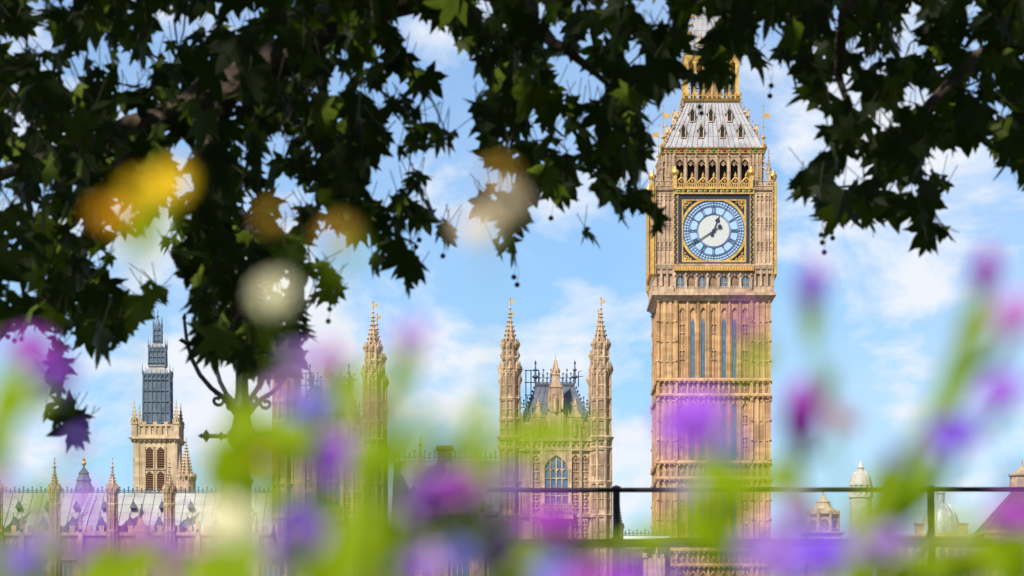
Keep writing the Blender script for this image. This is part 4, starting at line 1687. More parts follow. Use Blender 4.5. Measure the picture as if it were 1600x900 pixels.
# big seamed roof with cupola at the frame's edge
D = 410.0
k = F / D
zz = lambda py: CZ + (HZ - py) / k
t = thing('hipped_hall', 'steep dark bronze hipped roof hall crowned by a stone cupola', 'building', at(1600, HZ, D) * 1)
t.location.z = 0
mb = MB(); mb.box(-6.2, 8, -6, 8, 0, zz(838)); mb.box(-6.5, 8.3, -6.3, 8.3, zz(838), zz(833))
for i in range(12):
    c = -6 + i * 1.2
    mb.box(c - .2, c + .2, -6.2, -6, 0, zz(838))
mb.build('wall', M['stone_cream'], t)
mb = MB()
mb.taper(.6, 1, zz(833), zz(762), 6.6, 6.6, 1.6, 1.6)
for i in range(15):
    q = -1 + 2 * i / 14
    mb.tube([(.6 + q * 6.6, 1 - 6.62, zz(833)), (.6 + q * 1.6, 1 - 1.62, zz(762))], .09, 4)
for j in range(7):
    q = (j + .5) / 7
    hh = 6.6 - 5 * q
    mb.tube([(.6 - hh, 1 - hh - .02, zz(833 - 71 * q)), (.6 + hh, 1 - hh - .02, zz(833 - 71 * q))], .06, 4)
M['bronze'] = mat('bronze_roof_sheet', (0.13, 0.095, 0.075), .5, metal=.3, scale=1)
mb.build('roof', M['bronze'], t)
mb = MB()
mb.frus(-.1, 1, zz(764), zz(743), 1.75, 1.65, 8); mb.frus(-.1, 1, zz(743), zz(740), 1.9, 1.9, 8); mb.frus(-.1, 1, zz(740), zz(729), 1.5, .35, 8); mb.frus(-.1, 1, zz(729), zz(716), .2, .08, 6)
mb.build('cupola', M['stone_cream'], t)

# ------------------------------------------------------------------ railing on the river wall
t = thing('river_railing', 'black iron railing along the river wall with two horizontal bars', 'railing', (0, 22.4, 1.5))
DR = 22.4
zz = lambda py: CZ + (HZ - py) / (F / DR) - 1.5
mb = MB(); mb.tube([(at(762, 0, DR).x, 0, zz(766)), (6.5, 0, zz(763.5))], .018, 10); mb.build('top_bar', M['black_iron'], t)
mb = MB(); mb.tube([(at(762, 0, DR).x, 0, zz(849)), (6.5, 0, zz(846.5))], .034, 10); mb.build('lower_bar', M['black_iron'], t)
for px in (963, 1455, 1947):
    x = at(px, 0, DR).x
    mb = MB()
    mb.tube([(x, 0, 0), (x, 0, zz(762))], .027, 10)
    mb.lathe(x, 0, [(.035, zz(768)), (.045, zz(764)), (.03, zz(760)), (0, zz(758))], 12)
    mb.lathe(x, 0, [(.03, zz(858)), (.05, zz(850)), (.05, zz(846)), (.03, zz(838))], 12)
    mb.lathe(x, 0, [(.09, 0), (.09, .03), (.045, .06), (.03, .12)], 12)
    mb.build('post', M['black_iron'], t)
x = at(1455, 0, DR).x
mb = MB(); mb.tube([(x, -.01, zz(825)), (x - .03, -.03, zz(850)), (x - .09, -.06, zz(868)), (x - .2, -.1, zz(890)), (x - .3, -.14, zz(915)), (x - .38, -.16, 0)], .025, 8); mb.build('stay', M['black_iron'], t)


# ------------------------------------------------------------------ ornate lamp post
def lamp_post():
    D = 22.2
    k = F / D
    c0 = 378
    root = thing('lamp_post', 'ornate black lamp post with scrolled arms and ladder bar among plane leaves', 'lamp post', ((c0 - 800) / k, D, 1.5))
    z = lambda py: CZ + (HZ - py) / k - 1.5
    u = lambda px: (px - c0) / k
    mb = MB(); mb.sm = True
    mb.lathe(0, 0, [(.20, 0), (.20, .08), (.14, .12), (.12, .3), (.09, .36), (.075, z(900)), (.07, z(760)), (.085, z(752)), (.06, z(745)), (.055, z(705)), (.075, z(698)), (.105, z(690)), (.11, z(676)), (.08, z(668)),
                     (.062, z(650)), (.085, z(642)), (.085, z(634)), (.06, z(628)), (.048, z(610)), (.045, z(560)), (.05, z(470))], 18)
    mb.build('post', M['black_iron'], root)
    mb = MB()
    mb.tube([(u(318), 0, z(681)), (u(440), 0, z(681))], .016, 8)
    for px, s in ((322, 1), (432, 1), (345, .7), (410, .7)):
        mb.gem(u(px), 0, z(681), .035 * s, .05 * s)
    mb.gem(u(315), 0, z(681), .03, .02)
    mb.gem(u(443), 0, z(681), .03, .02)
    mb.build('ladder_bar', M['black_iron'], root)
    side = [(0.03, 652), (.10, 634), (.16, 622), (.25, 610), (.345, 590), (.41, 566), (.45, 540), (.47, 508)]
    for a in (0, 1, 2, 3):
        mb = MB()
        ang = radians(180 + 33) + a * pi / 2
        ca, sa = cos(ang), sin(ang)
        mb.tube([(r * ca, r * sa, z(p)) for r, p in side], [.024, .022, .02, .018, .017, .016, .014, .012], 8)
        # leafy scroll under the arm
        mb.tube([((.20 + (.060 - .004 * j) * cos(.7 * j + 1.2)) * ca, (.20 + (.060 - .004 * j) * cos(.7 * j + 1.2)) * sa, z(628) + (.055 - .004 * j) * sin(.7 * j + 1.2)) for j in range(12)], .013, 6)
        mb.gem(.455 * ca, .455 * sa, z(541), .035, .03)
        mb.gem(.49 * ca, .49 * sa, z(539), .025, .02)
        mb.gem(.47 * ca, .47 * sa, z(504), .018, .04)
        mb.build('scroll_arm', M['black_iron'], root)
    mb = MB(); mb.sm = True
    mb.ball((0, 0, z(425)), .26, 20, 12)
    ln = mb.build('lantern_globe', M['lamp_glass'], root)
    mb = MB()
    mb.lathe(0, 0, [(.17, z(372)), (.19, z(368)), (.10, z(356)), (.05, z(345)), (.07, z(340)), (.02, z(328)), (0, z(318))], 16)
    mb.lathe(0, 0, [(.05, z(480)), (.14, z(474)), (.16, z(468)), (.13, z(465))], 16)
    mb.build('lantern_crown', M['black_iron'], ln)


lamp_post()


# ------------------------------------------------------------------ plane tree
# outlines of the leaf masses as they hang into view, and the openings in them (picture points)
MASSES = [
    [(-40, -40), (620, -40), (640, 5), (662, 30), (672, 44), (702, 52), (694, 70), (712, 82), (726, 92), (720, 120), (725, 150), (737, 180), (742, 205), (746, 232), (756, 262), (764, 290), (742, 310), (724, 336),
     (750, 342), (770, 370), (775, 392), (800, 412), (815, 406), (802, 380), (830, 360), (826, 330), (836, 312), (850, 300), (870, 325), (886, 337), (902, 330), (912, 310), (905, 290), (896, 270), (908, 260),
     (926, 290), (940, 330), (960, 346), (976, 345), (984, 325), (1008, 330), (1020, 375), (1040, 372), (1044, 340), (1030, 325), (1030, 300), (1026, 270), (1018, 245), (1034, 232), (1022, 215), (1002, 202),
     (1006, 180), (1035, 152), (1060, 135), (1095, 146), (1140, 140), (1172, 135), (1166, 124), (1150, 120), (1158, 84), (1176, 100), (1190, 128), (1212, 122), (1216, 100), (1232, 96), (1242, 112), (1218, 140),
     (1226, 156), (1250, 155), (1270, 166), (1288, 172), (1302, 186), (1290, 202), (1268, 190), (1250, 206), (1282, 216), (1292, 236), (1266, 250), (1272, 268), (1240, 270), (1218, 287), (1226, 304), (1250, 322),
     (1268, 338), (1270, 345), (1290, 362), (1320, 352), (1336, 342), (1346, 356), (1352, 366), (1366, 356), (1372, 336), (1390, 351), (1406, 356), (1424, 332), (1430, 352), (1424, 386), (1446, 402), (1460, 392),
     (1470, 372), (1502, 376), (1490, 350), (1482, 330), (1466, 310), (1492, 290), (1476, 274), (1446, 264), (1452, 240), (1470, 226), (1500, 236), (1520, 232), (1532, 216), (1556, 242), (1550, 262), (1582, 272),
     (1592, 292), (1640, 310), (1640, -40), (-40, -40)],
    [(-40, -40), (640, -40), (622, 30), (626, 62), (640, 76), (652, 96), (662, 110), (686, 104), (700, 120), (690, 160), (682, 196), (702, 200), (722, 210), (702, 240), (690, 232), (642, 240), (636, 256), (626, 272),
     (602, 250), (576, 266), (570, 292), (586, 312), (602, 322), (612, 300), (626, 290), (642, 268), (668, 270), (672, 280), (662, 308), (682, 320), (692, 330), (702, 346), (710, 362), (716, 398), (700, 390), (680, 370),
     (640, 352), (626, 370), (650, 400), (662, 410), (668, 432), (656, 430), (650, 452), (630, 457), (624, 432), (600, 420), (590, 432), (576, 420), (562, 398), (552, 420), (566, 432), (568, 452), (546, 456), (522, 446),
     (542, 454), (540, 468), (520, 482), (500, 490), (482, 480), (466, 496), (482, 506), (502, 520), (490, 542), (470, 526), (460, 540), (476, 562), (470, 590), (440, 578), (420, 588), (396, 600), (388, 560), (366, 575), (358, 556),
     (346, 560), (340, 576), (318, 558), (304, 545), (300, 520), (310, 500), (302, 480), (298, 456), (284, 430), (268, 402), (248, 386), (252, 366), (284, 372), (264, 336), (276, 300), (258, 318), (246, 332), (236, 354),
     (206, 380), (182, 362), (178, 372), (190, 410), (178, 440), (192, 452), (216, 456), (236, 440), (264, 444), (270, 472), (240, 478), (228, 502), (214, 520), (200, 532), (182, 540), (166, 562), (150, 566), (130, 540),
     (112, 530), (106, 562), (100, 600), (92, 620), (104, 640), (120, 636), (134, 655), (136, 680), (122, 700), (112, 690), (98, 668), (84, 664), (66, 645), (84, 632), (82, 600), (74, 560), (60, 508), (30, 520), (-40, 518)],
    [(904, 362), (922, 342), (942, 350), (958, 360), (982, 362), (972, 380), (960, 402), (946, 396), (936, 384), (920, 382), (902, 372)],
]
GAPS = [
    [(862, 118), (882, 98), (906, 84), (926, 112), (942, 112), (946, 142), (926, 156), (906, 162), (892, 132), (866, 132)], [(1000, -10), (1044, -10), (1040, 36), (1024, 40), (1004, 28)],
    [(1074, 28), (1116, 30), (1112, 52), (1090, 58), (1074, 56)], [(1060, 84), (1078, 86), (1078, 112), (1062, 116)], [(1134, 92), (1153, 88), (1152, 114), (1136, 114)],
    [(1184, 68), (1204, 60), (1214, 76), (1200, 90), (1188, 84)], [(1206, 30), (1230, 36), (1226, 56), (1210, 60)], [(1260, 58), (1276, 64), (1270, 80)], [(1315, 55), (1340, 62), (1345, 84), (1322, 76)],
    [(1410, 48), (1436, 54), (1432, 74), (1412, 70)], [(1296, 124), (1316, 132), (1310, 152), (1298, 146)], [(1320, 132), (1346, 140), (1350, 168), (1330, 160)], [(1405, 20), (1440, 0), (1438, 30), (1420, 36)],
    [(1462, 96), (1484, 90), (1480, 112), (1464, 112)], [(1366, 180), (1386, 190), (1376, 206)], [(1500, 120), (1530, 118), (1540, 140), (1510, 140)], [(1545, 165), (1575, 160), (1570, 185), (1550, 190)],
    [(1380, 280), (1396, 272), (1400, 300), (1386, 306)], [(1340, 260), (1356, 270), (1344, 290)], [(1300, 296), (1320, 300), (1310, 318)], [(92, -10), (112, -10), (110, 20), (96, 18)],
    [(124, 66), (150, 76), (176, 98), (170, 106), (146, 94), (122, 84)], [(304, 12), (316, 10), (326, 26), (340, 44), (318, 48), (304, 36)], [(198, 102), (216, 98), (242, 116), (230, 134), (208, 128)],
    [(190, 176), (202, 166), (214, 184), (236, 178), (248, 166), (270, 172), (292, 180), (272, 194), (240, 188), (222, 198), (190, 200)], [(424, 112), (440, 102), (454, 110), (446, 128), (430, 126)], [(458, 98), (480, 92), (482, 104), (462, 110)],
    [(268, 218), (286, 222), (302, 238), (282, 240)], [(362, 212), (378, 220), (398, 226), (390, 238), (366, 228)], [(414, 208), (430, 212), (448, 206), (452, 240), (436, 242), (420, 226)], [(470, 214), (486, 222), (500, 238), (474, 238)],
    [(578, 144), (600, 150), (596, 172), (580, 164)], [(602, 182), (622, 178), (640, 196), (630, 222), (612, 216)], [(404, 244), (424, 240), (432, 262), (412, 260)], [(432, 282), (452, 274), (470, 300), (466, 326), (448, 320), (430, 302)],
    [(438, 326), (458, 332), (470, 352), (448, 366), (434, 346)], [(276, 284), (296, 282), (308, 300), (290, 312), (278, 300)], [(-10, 302), (22, 300), (28, 316), (4, 332), (-10, 330)], [(8, 434), (30, 430), (34, 450), (14, 452)],
    [(28, 455), (52, 442), (50, 466), (34, 470)], [(492, 366), (528, 360), (530, 398), (504, 404), (490, 388)], [(402, 452), (430, 446), (452, 452), (456, 466), (424, 474), (404, 470)], [(136, 398), (154, 392), (158, 410), (142, 412)],
    [(416, 160), (428, 182), (420, 196)], [(540, 70), (556, 74), (552, 92), (540, 90)], [(556, 140), (572, 120), (576, 138), (562, 150)], [(660, 150), (676, 160), (668, 176), (656, 168)], [(740, -5), (764, -5), (760, 20), (746, 16)],
    [(596, 246), (610, 228), (620, 236), (610, 250)], [(880, 8), (906, -5), (926, 4), (920, 14), (894, 16)], [(850, 60), (866, 52), (870, 70), (856, 76)], [(820, 160), (836, 152), (840, 170), (826, 176)], [(900, 184), (926, 176), (924, 196), (906, 198)],
    [(926, 208), (944, 216), (930, 232), (920, 222)], [(980, 88), (996, 80), (1000, 100), (986, 104)], [(940, 60), (956, 52), (960, 70), (948, 74)], [(820, 206), (846, 198), (850, 216), (830, 224)], [(884, 216), (900, 222), (896, 246), (880, 240)],
    [(370, 200), (380, 192), (386, 204)], [(24, 60), (34, 56), (36, 68)], [(400, 70), (412, 66), (410, 80)], [(60, 300), (70, 310), (60, 318)], [(100, 424), (116, 418), (118, 436)], [(90, 470), (108, 462), (106, 480)],
    [(340, 330), (352, 322), (354, 340)], [(322, 352), (336, 346), (338, 364)], [(540, 300), (556, 308), (546, 322)], [(520, 250), (534, 244), (536, 262)],
]


def inside(poly, X, Y):
    r = np.zeros(X.shape, bool)
    n = len(poly)
    for i in range(n):
        x0, y0 = poly[i]
        x1, y1 = poly[(i + 1) % n]
        if y0 == y1:
            continue
        c = ((y0 > Y) != (y1 > Y)) & (X < (x1 - x0) * (Y - y0) / (y1 - y0) + x0)
        r ^= c
    return r


LOBES = [(0, 1.0), (8, .80), (13, .72), (20, .60), (28, .45), (36, .62), (44, .70), (50, .93), (56, .70), (66, .58), (79, .38), (92, .52), (104, .70), (115, .44), (140, .30), (180, .12)]
OUT = [(a, r) for a, r in LOBES] + [(-a, r) for a, r in LOBES[-2:0:-1]]
OUT = [(sin(radians(a)) * r, cos(radians(a)) * r + .12) for a, r in OUT]


def add_leaf(mb, p, d, nrm, size, fold=.22, curl=.18):
    """a five-lobed leaf: stalk end at p, tip towards d, face towards nrm"""
    d = d.normalized()
    nrm = (nrm - d * nrm.dot(d)).normalized()
    w = d.cross(nrm)
    s = size / 1.12
    vs = [p + d * (.25 * s)]
    for x, y in OUT:
        vs.append(p + (w * x + d * y - nrm * (abs(x) * fold + curl * y * y)) * s)
    n = len(OUT)
    mb.add(vs, [(0, 1 + i, 1 + (i + 1) % n) for i in range(n)])


def plane_tree():
    root = thing('plane_tree', 'plane tree with dark lobed leaves overhanging the view', 'tree', (at(2050, HZ, 14.3).x, 14.3, 0))
    off = Vector(root.location)
    P = lambda px, py, Y: at(px, py, Y) - off
    mb = MB(); mb.sm = True
    tr = [Vector((0, 0, -.1)), P(2000, 1000, 14.3), P(1900, 500, 14.3), P(1790, 180, 14.3), P(1690, -60, 14.3), P(1560, -330, 14.3), P(1380, -620, 14.3), P(1250, -1000, 14.4), P(1200, -1500, 14.5)]
    mb.tube(tr, [.48, .38, .33, .31, .29, .26, .22, .17, .08], 16)
    for v in range(len(mb.v)):
        q = Vector(mb.v[v])
        q += Vector((1, 1, 0)) * .03 * noise.noise(q * 3)
        mb.v[v] = tuple(q)
    mb.build('trunk', M['bark'], root)
    limbs = [([(1420, -560), (1150, -420), (880, -230), (620, -15), (480, 70), (370, 122), (240, 190), (90, 240), (-80, 300)], [.17, .15, .13, .105, .10, .085, .06, .04, .02], 14.2),
             ([(1480, -470), (1420, -250), (1360, -90), (1320, 30), (1310, 110), (1330, 190)], [.10, .07, .05, .03, .02, .01], 13.4),
             ([(880, -230), (820, -60), (830, 40), (900, 90), (960, 140)], [.08, .05, .035, .02, .01], 13.6),
             ([(1700, -60), (1600, 60), (1500, 110), (1420, 200), (1350, 260)], [.12, .06, .03, .02, .01], 13.8),
             ([(370, 122), (330, 220), (350, 330), (365, 450), (370, 540)], [.06, .04, .03, .02, .01], 14.0),
             ([(240, 190), (160, 300), (110, 430), (90, 520)], [.05, .03, .02, .01], 13.7),
             ([(1250, -1000), (700, -1000), (100, -900), (-700, -700)], [.14, .11, .08, .04], 13.0),
             ([(1300, -800), (900, -900), (500, -1100), (0, -1400)], [.12, .09, .06, .03], 11.5)]
    for pts, rad, Y in limbs:
        mb = MB(); mb.sm = True
        q = [P(px, py, Y + .25 * sin(i * 1.7)) for i, (px, py) in enumerate(pts)]
        # resample for a smoother, knotted line
        qq, rr = [], []
        for i in range(len(q) - 1):
            for j in range(4):
                t_ = j / 4
                qq.append(q[i].lerp(q[i + 1], t_) + Vector((R.uniform(-1, 1), R.uniform(-1, 1), R.uniform(-1, 1))) * rad[i] * .22)
                rr.append((rad[i] * (1 - t_) + rad[i + 1] * t_) * R.uniform(.92, 1.1))
        qq.append(q[-1]); rr.append(rad[-1])
        mb.tube(qq, rr, 10)
        mb.build('limb', M['bark'], root)
    # crown
    mb = MB()
    rl = random.Random(5)

    def leaf_pose(size):
        a = rl.gauss(0, .8)
        d = Vector((sin(a), rl.uniform(-.5, .5), -cos(a))).normalized()
        nrm = Vector((rl.uniform(-1, 1), -rl.uniform(.1, 1), rl.uniform(-.2, .9)))
        return d, nrm, rl.uniform(.0, .45), rl.uniform(-.1, .45)

    def put(px, py, Y, size, pose):
        d, nrm, fold, curl = pose
        start = P(px, py, Y) - d * size * .5
        n0 = len(mb.v)
        add_leaf(mb, start, d, nrm, size, fold=fold, curl=curl)
        mb.mi = 1
        e = start - d * .06 + Vector((rl.uniform(-.04, .04), rl.uniform(-.03, .03), .05))
        mb.tube([start + d * .02, e], .0022, 3)
        mb.mi = 0
        return start

    st_ = 4
    gx, gy = np.meshgrid(np.arange(-40, 1640, st_) + st_ / 2, np.arange(-40, 720, st_) + st_ / 2)
    want = np.zeros(gx.shape, bool)
    for poly in MASSES:
        want |= inside(poly, gx, gy)
    for poly in GAPS:
        want &= ~inside(poly, gx, gy)
    for _ in range(620):                                          # many small openings
        hx, hy = rl.uniform(0, 1600), rl.uniform(0, 560)
        hr = rl.choice((5, 6, 7, 8, 10, 13)) * rl.uniform(.8, 1.2)
        if noise.noise(Vector((hx * .008, hy * .008, 3))) < -.12 or (290 < hx < 480 and hy > 440 and hr > 6):
            continue
        want &= ((gx - hx) ** 2 + ((gy - hy) * rl.uniform(.7, 1.3)) ** 2) > hr * hr
    done = np.zeros(gx.shape, bool)
    starts = []
    tries = 0
    total = want.sum()
    order = None
    k_ = 0
    while tries < 26000:
        tries += 1
        if order is None or k_ >= len(order):
            idx = np.argwhere(want & ~done)
            if len(idx) < .055 * total:
                break
            order = list(map(tuple, idx)); rl.shuffle(order); order = order[:400]; k_ = 0
        r_, c_ = order[k_]; k_ += 1
        if done[r_, c_]:
            continue
        px, py = float(gx[r_, c_]), float(gy[r_, c_])
        Y = rl.uniform(12.4, 15.6)
        size = rl.choice((.085, .105, .125, .145, .165, .19)) * rl.uniform(.9, 1.1)
        if px < 150 and py > 530:
            size *= .8
        elif tries > 9000:
            size *= .75
        pose = leaf_pose(size)
        tmp = MB()
        add_leaf(tmp, P(px, py, Y) - pose[0] * size * .5, pose[0], pose[1], size, pose[2], pose[3])
        pl = []
        for q in tmp.v[1:]:
            w = Vector(q) + off
            pl.append((800 + F * w.x / w.y, HZ - F * (w.z - CZ) / w.y))
        xs = [q[0] for q in pl]; ys = [q[1] for q in pl]
        c0 = max(0, int((min(xs) + 40) / st_)); c1 = min(gx.shape[1], int((max(xs) + 40) / st_) + 2)
        r0 = max(0, int((min(ys) + 40) / st_)); r1 = min(gx.shape[0], int((max(ys) + 40) / st_) + 2)
        if c1 <= c0 or r1 <= r0:
            continue
        foot_ = inside(pl, gx[r0:r1, c0:c1], gy[r0:r1, c0:c1])
        nn = foot_.sum()
        if nn < 3:
            continue
        out_ = (foot_ & ~want[r0:r1, c0:c1]).sum()
        if out_ > nn * (.42 if px < 150 and py > 530 else .30 if 295 < px < 480 and py > 470 else .12 if tries < 16000 else .2):
            continue
        done[r0:r1, c0:c1] |= foot_
        stt = put(px, py, Y, size, pose)
        starts.append((stt, px, py, Y))
    print('leaves', len(starts), 'tries', tries, 'bare', (want & ~done).sum() / total)
    # unseen crown added to shade the leaves in view: above, both sides, sunward
    n = 0
    while n < 7000:
        x = rl.uniform(-10, 8); y = rl.uniform(2.5, 18.5)
        lo = CZ + .2382 * y + .42
        zt_ = lo + (rl.random() ** 1.3) * 6.0
        if ((x + 1) / 9) ** 2 + ((y - 10.5) / 8.5) ** 2 + (max(0, zt_ - 4) / 7) ** 2 > 1:
            continue
        s = rl.uniform(.2, .36)
        p = Vector((x, y, zt_ + s)) - off
        a = rl.gauss(0, .9)
        d = Vector((sin(a), rl.uniform(-.9, .9), -cos(a)))
        add_leaf(mb, p, d, Vector((rl.uniform(-1, 1), rl.uniform(-1, 1), rl.uniform(.2, 1.2))), s)
        n += 1
    # twigs that carry the leaves
    mb.mi = 1
    for st, px, py, Y in starts[::4]:
        ex, ey = px + rl.uniform(-60, 60), py - rl.uniform(50, 150)
        held = 0
        for tt in (.35, .5, .75, 1.0):
            ci, ri = int((px + (ex - px) * tt + 40) / st_), int((py + (ey - py) * tt + 40) / st_)
            held += ri < 0 or (0 <= ci < gx.shape[1] and want[min(ri, gx.shape[0] - 1), ci])
        if held < 4:
            continue
        e = P(ex, ey, Y + rl.uniform(-.3, .3))
        m_ = st.lerp(e, .5) + Vector((rl.uniform(-.08, .08), rl.uniform(-.08, .08), .03))
        mb.tube([st, m_, e], [.003, .005, .007], 4)
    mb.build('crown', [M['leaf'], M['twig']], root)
    # hanging seed balls
    for px, py in ((1283, 367), (1285, 379), (1299, 363), (1301, 372), (1288, 394), (861, 341), (803, 433), (808, 445), (655, 375), (650, 386), (692, 400), (1205, 134), (1203, 150), (1093, 167), (1096, 177),
                   (12, 526), (22, 532), (33, 529), (515, 483), (513, 502)):
        mb = MB(); mb.sm = True
        Y = 13.9
        c = P(px, py, Y)
        mb.ball(c, .0125, 10, 7)
        mb.sm = False
        mb.tube([c + Vector((0, 0, .01)), c + Vector((.01, .01, .06)), c + Vector((-.01, .02, .13))], .0012, 3)
        mb.build('seed_ball', M['seed'], root)


plane_tree()


# ------------------------------------------------------------------ flowers close to the lens
def petal(mb, c, axis, out, length, width, lift, bend):
    """a curved petal from c; axis = flower axis, out = outward direction"""
    side = axis.cross(out).normalized()
    vs = []
    nu, nv = 4, 2
    for i in range(nu + 1):
        t = i / nu
        ang = lift - bend * t
        pos = c + (out * cos(ang) + axis * sin(ang)) * length * t
        w = width * (sin(pi * min(.98, .12 + .80 * t)) ** .8)
        for j in range(-1, 2):
            vs.append(pos + side * (w * .5 * j) + axis * (abs(j) * w * .12))
    fs = []
    for i in range(nu):
        for j in range(2):
            a = i * 3 + j
            fs.append((a, a + 1, a + 4, a + 3))
    mb.add(vs, fs)


def flower(parent, kind, colour, p, axis, s, off):
    """s = flower size across in metres"""
    c = p - off
    axis = axis.normalized()
    o1 = axis.orthogonal().normalized()
    o2 = axis.cross(o1)
    mb = MB(); mb.sm = True
    if kind == 'bud':
        for ring, (n, l, w, lift) in enumerate(((5, .95, .5, 1.25), (5, .75, .5, 1.05), (4, .5, .4, .8))):
            for i in range(n):
                a = 2 * pi * i / n + ring
                petal(mb, c - axis * s * .3, axis, o1 * cos(a) + o2 * sin(a), s * l, s * w, lift, -.25)
    elif kind == 'daisy':
        for ring, (n, l, w, lift) in enumerate(((13, .55, .24, .15), (11, .46, .22, .4), (9, .34, .2, .7))):
            for i in range(n):
                a = 2 * pi * i / n + ring * .3
                petal(mb, c, axis, o1 * cos(a) + o2 * sin(a), s * l, s * w, lift, .3)
    else:
        for ring, (n, l, w, lift) in enumerate(((6, .60, .46, .45), (5, .50, .42, .85), (4, .35, .3, 1.2))):
            for i in range(n):
                a = 2 * pi * i / n + ring * .5
                petal(mb, c - axis * s * .08, axis, o1 * cos(a) + o2 * sin(a), s * l, s * w, lift, .35)
    fl = mb.build('flower', M[colour], parent)
    m2 = MB(); m2.sm = True
    b = c - axis * s * (.35 if kind == 'bud' else .16)
    m2.tube([b - axis * s * .22, b - axis * s * .1, b, b + axis * s * .12], [s * .04, s * .11, s * .15, s * .16], 8)
    m2.build('calyx', M['stem'], fl)
    if kind == 'daisy':
        m3 = MB(); m3.sm = True
        m3.ball(c + axis * s * .04, s * .11, 8, 5, .7)
        m3.build('eye', M['eye'], fl)
    return b - axis * s * .22


def blade(parent, p, ang, length, width, off, rr, colour='stem_leaf'):
    """lance leaf centred at p, ang from horizontal in the picture plane"""
    d = Vector((cos(ang), rr.uniform(-.25, .25), sin(ang))).normalized()
    n = Vector((rr.uniform(-.5, .3), -1, rr.uniform(.2, .8)))
    n = (n - d * n.dot(d)).normalized()
    w = d.cross(n)
    vs = []
    N = 7
    for i in range(N + 1):
        t = i / N
        wd = width * .5 * (sin(pi * (.06 + .92 * t)) ** .75)
        c = p - off + d * (t - .5) * length - n * length * .25 * (t - .4) ** 2
        for j in (-1, 0, 1):
            vs.append(c + w * wd * j + n * (-.18 * wd if j == 0 else 0))
    fs = []
    for i in range(N):
        for j in range(2):
            a = i * 3 + j
            fs.append((a, a + 1, a + 4, a + 3))
    mb = MB(); mb.sm = True
    mb.add(vs, fs)
    mb.build('leaf', M[colour], parent)


def plant(label, Y, stem, flowers, leaves, r=9, seed=0, name='flower_plant', cat='flowering plant', group='flowering stems in front of the lens'):
    """stem: picture points from the frame's foot upwards; flowers: (kind, colour, x, y, size px); leaves: (x, y, length, width, degrees)"""
    rr = random.Random(seed + len(label))
    Y *= 1.22
    m = Y / F
    foot = Vector((at(stem[0][0], HZ, Y).x + rr.uniform(-.02, .02), Y + rr.uniform(-.02, .02), 0))
    root = thing(name, label, cat, foot, 0, group)
    pts = [Vector((0, 0, -.02)), (at(stem[0][0], stem[0][1], Y) - foot) * .55 + Vector((.006, 0, 0))] + [at(x, y, Y) - foot for x, y in stem]
    mb = MB(); mb.sm = True
    rad = [r * m * (1.25 - .7 * i / (len(pts) - 1)) for i in range(len(pts))]
    mb.tube(pts, rad, 8)
    side = []
    for (kind, colour, x, y, s) in flowers:
        s *= .88 if y > 700 and kind == 'cup' else 1
        p = at(x, y, Y + rr.uniform(-.03, .05))
        ax = Vector((rr.uniform(-.5, .4), -rr.uniform(.3, .9), rr.uniform(.3, 1)))
        if kind == 'bud':
            ax = Vector((rr.uniform(-.2, .2), -.25, 1))
        base = flower(root, kind, colour, p, ax, s * m, foot)
        # side stalk from the nearest stem point below the flower
        cand = [q for q in pts[2:] if q.z < base.z - .004] or [pts[1]]
        q = min(cand, key=lambda v: (v - base).length)
        mid = q.lerp(base, .6) + Vector((0, 0, -.15 * (q - base).length))
        mb.tube([q, mid, base], [r * m * .6, r * m * .5, r * m * .45], 6)
    mb.build('stem', M['stem'], root)
    for (x, y, l, w, a) in leaves:
        blade(root, at(x, y, Y + rr.uniform(-.02, .05)), radians(a), l * m, w * m, foot, rr)
    return root


plant('tallest green stem rising beside the ribbed dome, with violet flowers and a magenta tip', .92,
      [(1330, 960), (1390, 830), (1450, 700), (1500, 580), (1535, 480)],
      [('bud', 'magenta', 1538, 440, 84), ('cup', 'pink', 1585, 492, 74), ('cup', 'purple', 1565, 610, 76), ('cup', 'violet', 1489, 680, 90), ('cup', 'blue', 1403, 714, 52)],
      [(1522, 512, 130, 52, 72), (1500, 580, 150, 52, 66), (1474, 640, 140, 52, 62), (1440, 700, 160, 62, 58), (1385, 790, 190, 80, 48), (1345, 860, 180, 80, 40), (1425, 760, 160, 64, 64), (1400, 730, 120, 50, 40)], 20, 1)
plant('slender stem with one violet bud against open sky next to the clock face', .98,
      [(1335, 960), (1320, 800), (1298, 650), (1270, 510)], [('bud', 'purple', 1266, 460, 78)], [(1270, 500, 76, 32, 88), (1290, 610, 90, 26, 70)], 5, 2)
plant('stem with a pointed magenta bud beside the edge of the clock tower shaft', .95,
      [(1215, 960), (1232, 830), (1246, 720)], [('bud', 'magenta', 1252, 668, 110), ('cup', 'dusk', 1316, 655, 52)],
      [(1236, 745, 120, 38, 78), (1262, 790, 100, 34, 110), (1228, 860, 110, 46, 70)], 8, 3)
plant('purple-headed stem covering the middle of the clock tower shaft', .90,
      [(1130, 960), (1128, 850), (1112, 740), (1140, 640)],
      [('cup', 'purple', 1086, 660, 118), ('cup', 'blue', 1142, 698, 52), ('bud', 'magenta', 1166, 514, 56), ('cup', 'lilac', 1072, 768, 52)],
      [(1120, 722, 110, 40, 15), (1165, 752, 150, 55, 6), (1138, 800, 150, 60, 70), (1190, 560, 70, 30, 60), (1202, 742, 120, 44, 20), (1090, 800, 110, 45, 120)], 9, 4)
plant('low plant with a small violet flower at the clock tower foot', .93,
      [(1135, 970), (1140, 900)], [('cup', 'violet', 1141, 862, 76), ('cup', 'lilac', 1056, 898, 62)],
      [(1045, 832, 150, 50, 12), (1100, 846, 130, 50, 150), (1185, 850, 120, 60, 30)], 9, 5)
